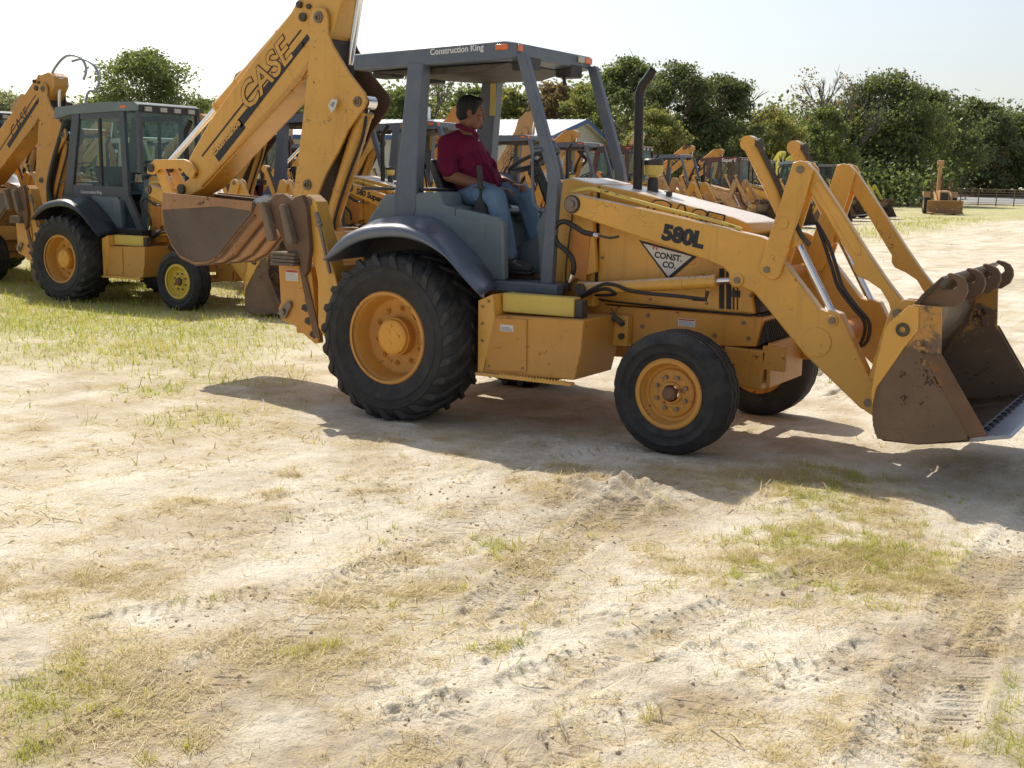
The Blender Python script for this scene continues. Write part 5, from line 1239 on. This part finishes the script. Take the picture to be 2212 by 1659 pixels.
text('580 Super L',.12,M['decalblack'],(1.30,-.502,1.50),parent=protoO,name='lettering',bold=.005,xd=(math.cos(.165),0,-math.sin(.165)),up=(math.sin(.165),0,math.cos(.165)),T=_L)
protoB=backhoe(loader=.02,stickrot=-.42,boomrot=.10,paint='tan',label='tan canopy backhoe loader in the row with its stick folded steeply',group='backhoe loaders parked in the row')
protoB.location=(-12.95,32,0); protoB.rotation_euler=(0,0,-.02); protoB['label']='parked canopy backhoe loader just right of the exhaust stack'
SKIP=('loose_hose','wheel_nut','hub_cap','pin','pin_boss','boom_pin','stick_pin','door_latch','dash_vent','frame_slot','link_pin','bracket_bolt','edge_bolt','ear_bush','bucket_pin','lever_boot','hose_fitting','hose_pipe','warning_sticker','boom_hose','rust_strap','lock_plate','link_rib','boss_disc','hydraulic_hose','lift_hose','bucket_hose')
def clone(src,remap,loc,rz=0,label=None,skip=SKIP,extra=None):
    def rec(o,parent):
        if parent is not None and o.name.split('.')[0] in skip: return None
        c=o.copy(); COL.objects.link(c); c.parent=parent; c.modifiers.clear()
        if c.type=='MESH' and remap and c.data.materials[0]:
            nm=c.data.materials[0].name
            if nm in remap:
                c.data=c.data.copy() if False else c.data
                c.material_slots[0].link='OBJECT'; c.material_slots[0].material=remap[nm]
        for ch in list(o.children): rec(ch,c)
        return c
    r=rec(src,None); r.location=loc; r.rotation_euler=(0,0,rz); r['label']=label; r['group']='backhoe loaders parked in the row'; return r
yel=M['yellow'].name; wy=M['yellow_worn'].name; bl=M['blue'].name; bd=M['blue_dark'].name
ora={yel:M['orange'],wy:M['orange']}
mar={bl:M['maroon'],bd:M['maroon'],M['panel'].name:M['maroon'],M['fender'].name:M['maroon']}
lem={yel:M['lemon'],wy:M['lemon'],bl:M['black'],bd:M['black']}
tanm={yel:M['tan'],wy:M['tan']}
crm={bl:M['cream'],M['panel'].name:M['cream']}
cl=clone
m3=cl(protoO,None,(-7.5,9.6,0),0,'parked canopy backhoe loader seen through the rear of the driver station')
text('S237',.085,M['rim'],(-.05,-.5515,2.585),parent=m3,name='lettering',bold=.002)
cl(protoO,ora,(-9.14,15.3,0),0,'parked orange backhoe loader whose dipper stick rises behind the driver')
cl(protoB,None,(-10.11,19.6,0),.03,'parked canopy backhoe loader just left of the far canopy post')
cl(ly,mar,(-11.34,24.5,0),0,'parked backhoe loader with maroon cab showing behind the exhaust stack')
m8=cl(ly,mar,(-13.8,39,0),0,'parked backhoe loader with maroon cab and white lettering on its roof edge')
text('Super E',.20,M['decalwhite'],(.30,-.566,2.56),parent=m8,name='lettering',bold=.006)
text('580E',.20,M['decalblack'],(-1.60,-.13,3.02),ang=.45,parent=m8,name='lettering',bold=.008)
cl(ly,mar,(-14.5,44,0),.02,'second maroon cab backhoe loader, right of the one with white lettering')
cl(protoB,crm,(-15.0,50,0),0,'parked machine with cream canopy roof behind the raised loader links')
cl(ly,lem,(-14.7,55,0),-.05,'parked machine with black cab seen between the two loader links')
cl(ly,lem,(-13.4,47.2,0),-.75,'lemon yellow loader with tall cab, last in the row, bucket turned to the sand')
# second row behind
for (u,d,src,rm,lab) in ((.013,29,ly,mar,'machine with dark cab glimpsed at the left edge behind the boom'),
    (.100,27,protoO,{bl:M['orange'],**tanm},'machine with red and orange roof seen through the side glass of the left cab'),
    (.168,33,protoO,crm,'machine with cream roof seen through the windscreen of the left cab'),
    (.268,30,ly,mar,'machine with pale blue glass cab glimpsed under the second canopy'),
    (.335,36,protoB,None,'tan machine far behind between boom and canopy post')):
    px,py=bearing(u,d); cl(src,rm,(px-.9,py,0),0,lab)
# machine at the very left edge, behind the bucket of the left cab machine
px,py=bearing(-.02,21); cl(ly,None,(px-.5,py,0),0,'cab machine standing at the left border behind the stabilizer')
# ================================================================== old tractor by the fence
def old_tractor():
    x,y=bearing(2000/2212,76)
    root=thing('loader_tractor',(x,y,0),0,label='old tan loader tractor alone in the grass by the fence, bucket down towards the camera',cat='tractor')
    root.rotation_euler=(0,0,math.atan2(CAM.y-y,CAM.x-x)+.12)
    T=M['tan']
    for s in (-1,1):
        r=MB().lathe([(0,-.1),(.2,-.1),(.34,-.16),(.36,-.16),(.36,.16),(.2,.1),(0,.1)],24).build('rear_wheel',T,root,loc=(0,s*.78,.62))
        MB().lathe([(.36,-.17),(.5,-.2),(.60,-.17),(.62,0),(.60,.17),(.5,.2),(.36,.17)],28).build('tyre',M['rubber'],r)
        r=MB().lathe([(0,-.05),(.2,-.08),(.2,.08),(0,.05)],20).build('front_wheel',T,root,loc=(1.9,s*.62,.38))
        MB().lathe([(.2,-.1),(.3,-.12),(.37,-.1),(.38,0),(.37,.1),(.3,.12),(.2,.1)],24).build('tyre',M['rubber'],r)
        MB().prism([(.6,1.35),(.7,1.42),(2.5,.75),(2.75,.30),(2.62,.28),(2.38,.66)],s*.45-.05,s*.45+.05).build('loader_arm',T,root)
        for xx,zz in ((-.35,2.15),(.75,2.10)): MB().tube([(xx,s*.52,1.0),(xx+.05,s*.50,zz)],.04,8).build('roll_bar_post',M['rustm'],root)
        MB().prism([(-.5,1.1),(-.3,1.36),(.3,1.36),(.55,1.0),(.4,1.05),(0,1.25),(-.3,1.15)],s*.8-.2,s*.8+.2).build('fender',T,root)
    MB().prism([(-.6,.6),(-.6,1.1),(.5,1.15),(.6,1.45),(2.15,1.40),(2.25,.9),(2.2,.55)],-.28,.28).build('hood',T,root)
    MB().box(2.255,2.28,-.22,.22,.65,1.3).build('grille',M['black'],root)
    MB().prism([(2.72,.12),(2.62,.35),(2.68,.75),(2.8,.86),(2.85,.84),(2.74,.70),(2.70,.36),(2.8,.18),(3.2,.12),(3.2,.08)],-1.02,1.02).build('loader_bucket',M['hoebucket'],root)
    MB().tube([(-.8,0,.8),(-.85,0,2.2),(-.78,0,3.15)],[.16,.13,.10],8).build('boom',T,root)
    MB().cyl((-.78,-.2,3.15),(-.78,.2,3.15),.13,12).build('boom_head',T,root)
    MB().tube([(-.6,.25,.8),(-.75,.14,2.3)],.05,8).build('boom_cylinder',M['rustm'],root)
    MB().tube([(1.4,-.1,1.4),(1.4,-.1,1.85)],.04,8).build('exhaust_stack',M['exhaust'],root)
    MB().box(-.1,.35,-.25,.25,1.15,1.28).build('seat',M['black'],root)
old_tractor()
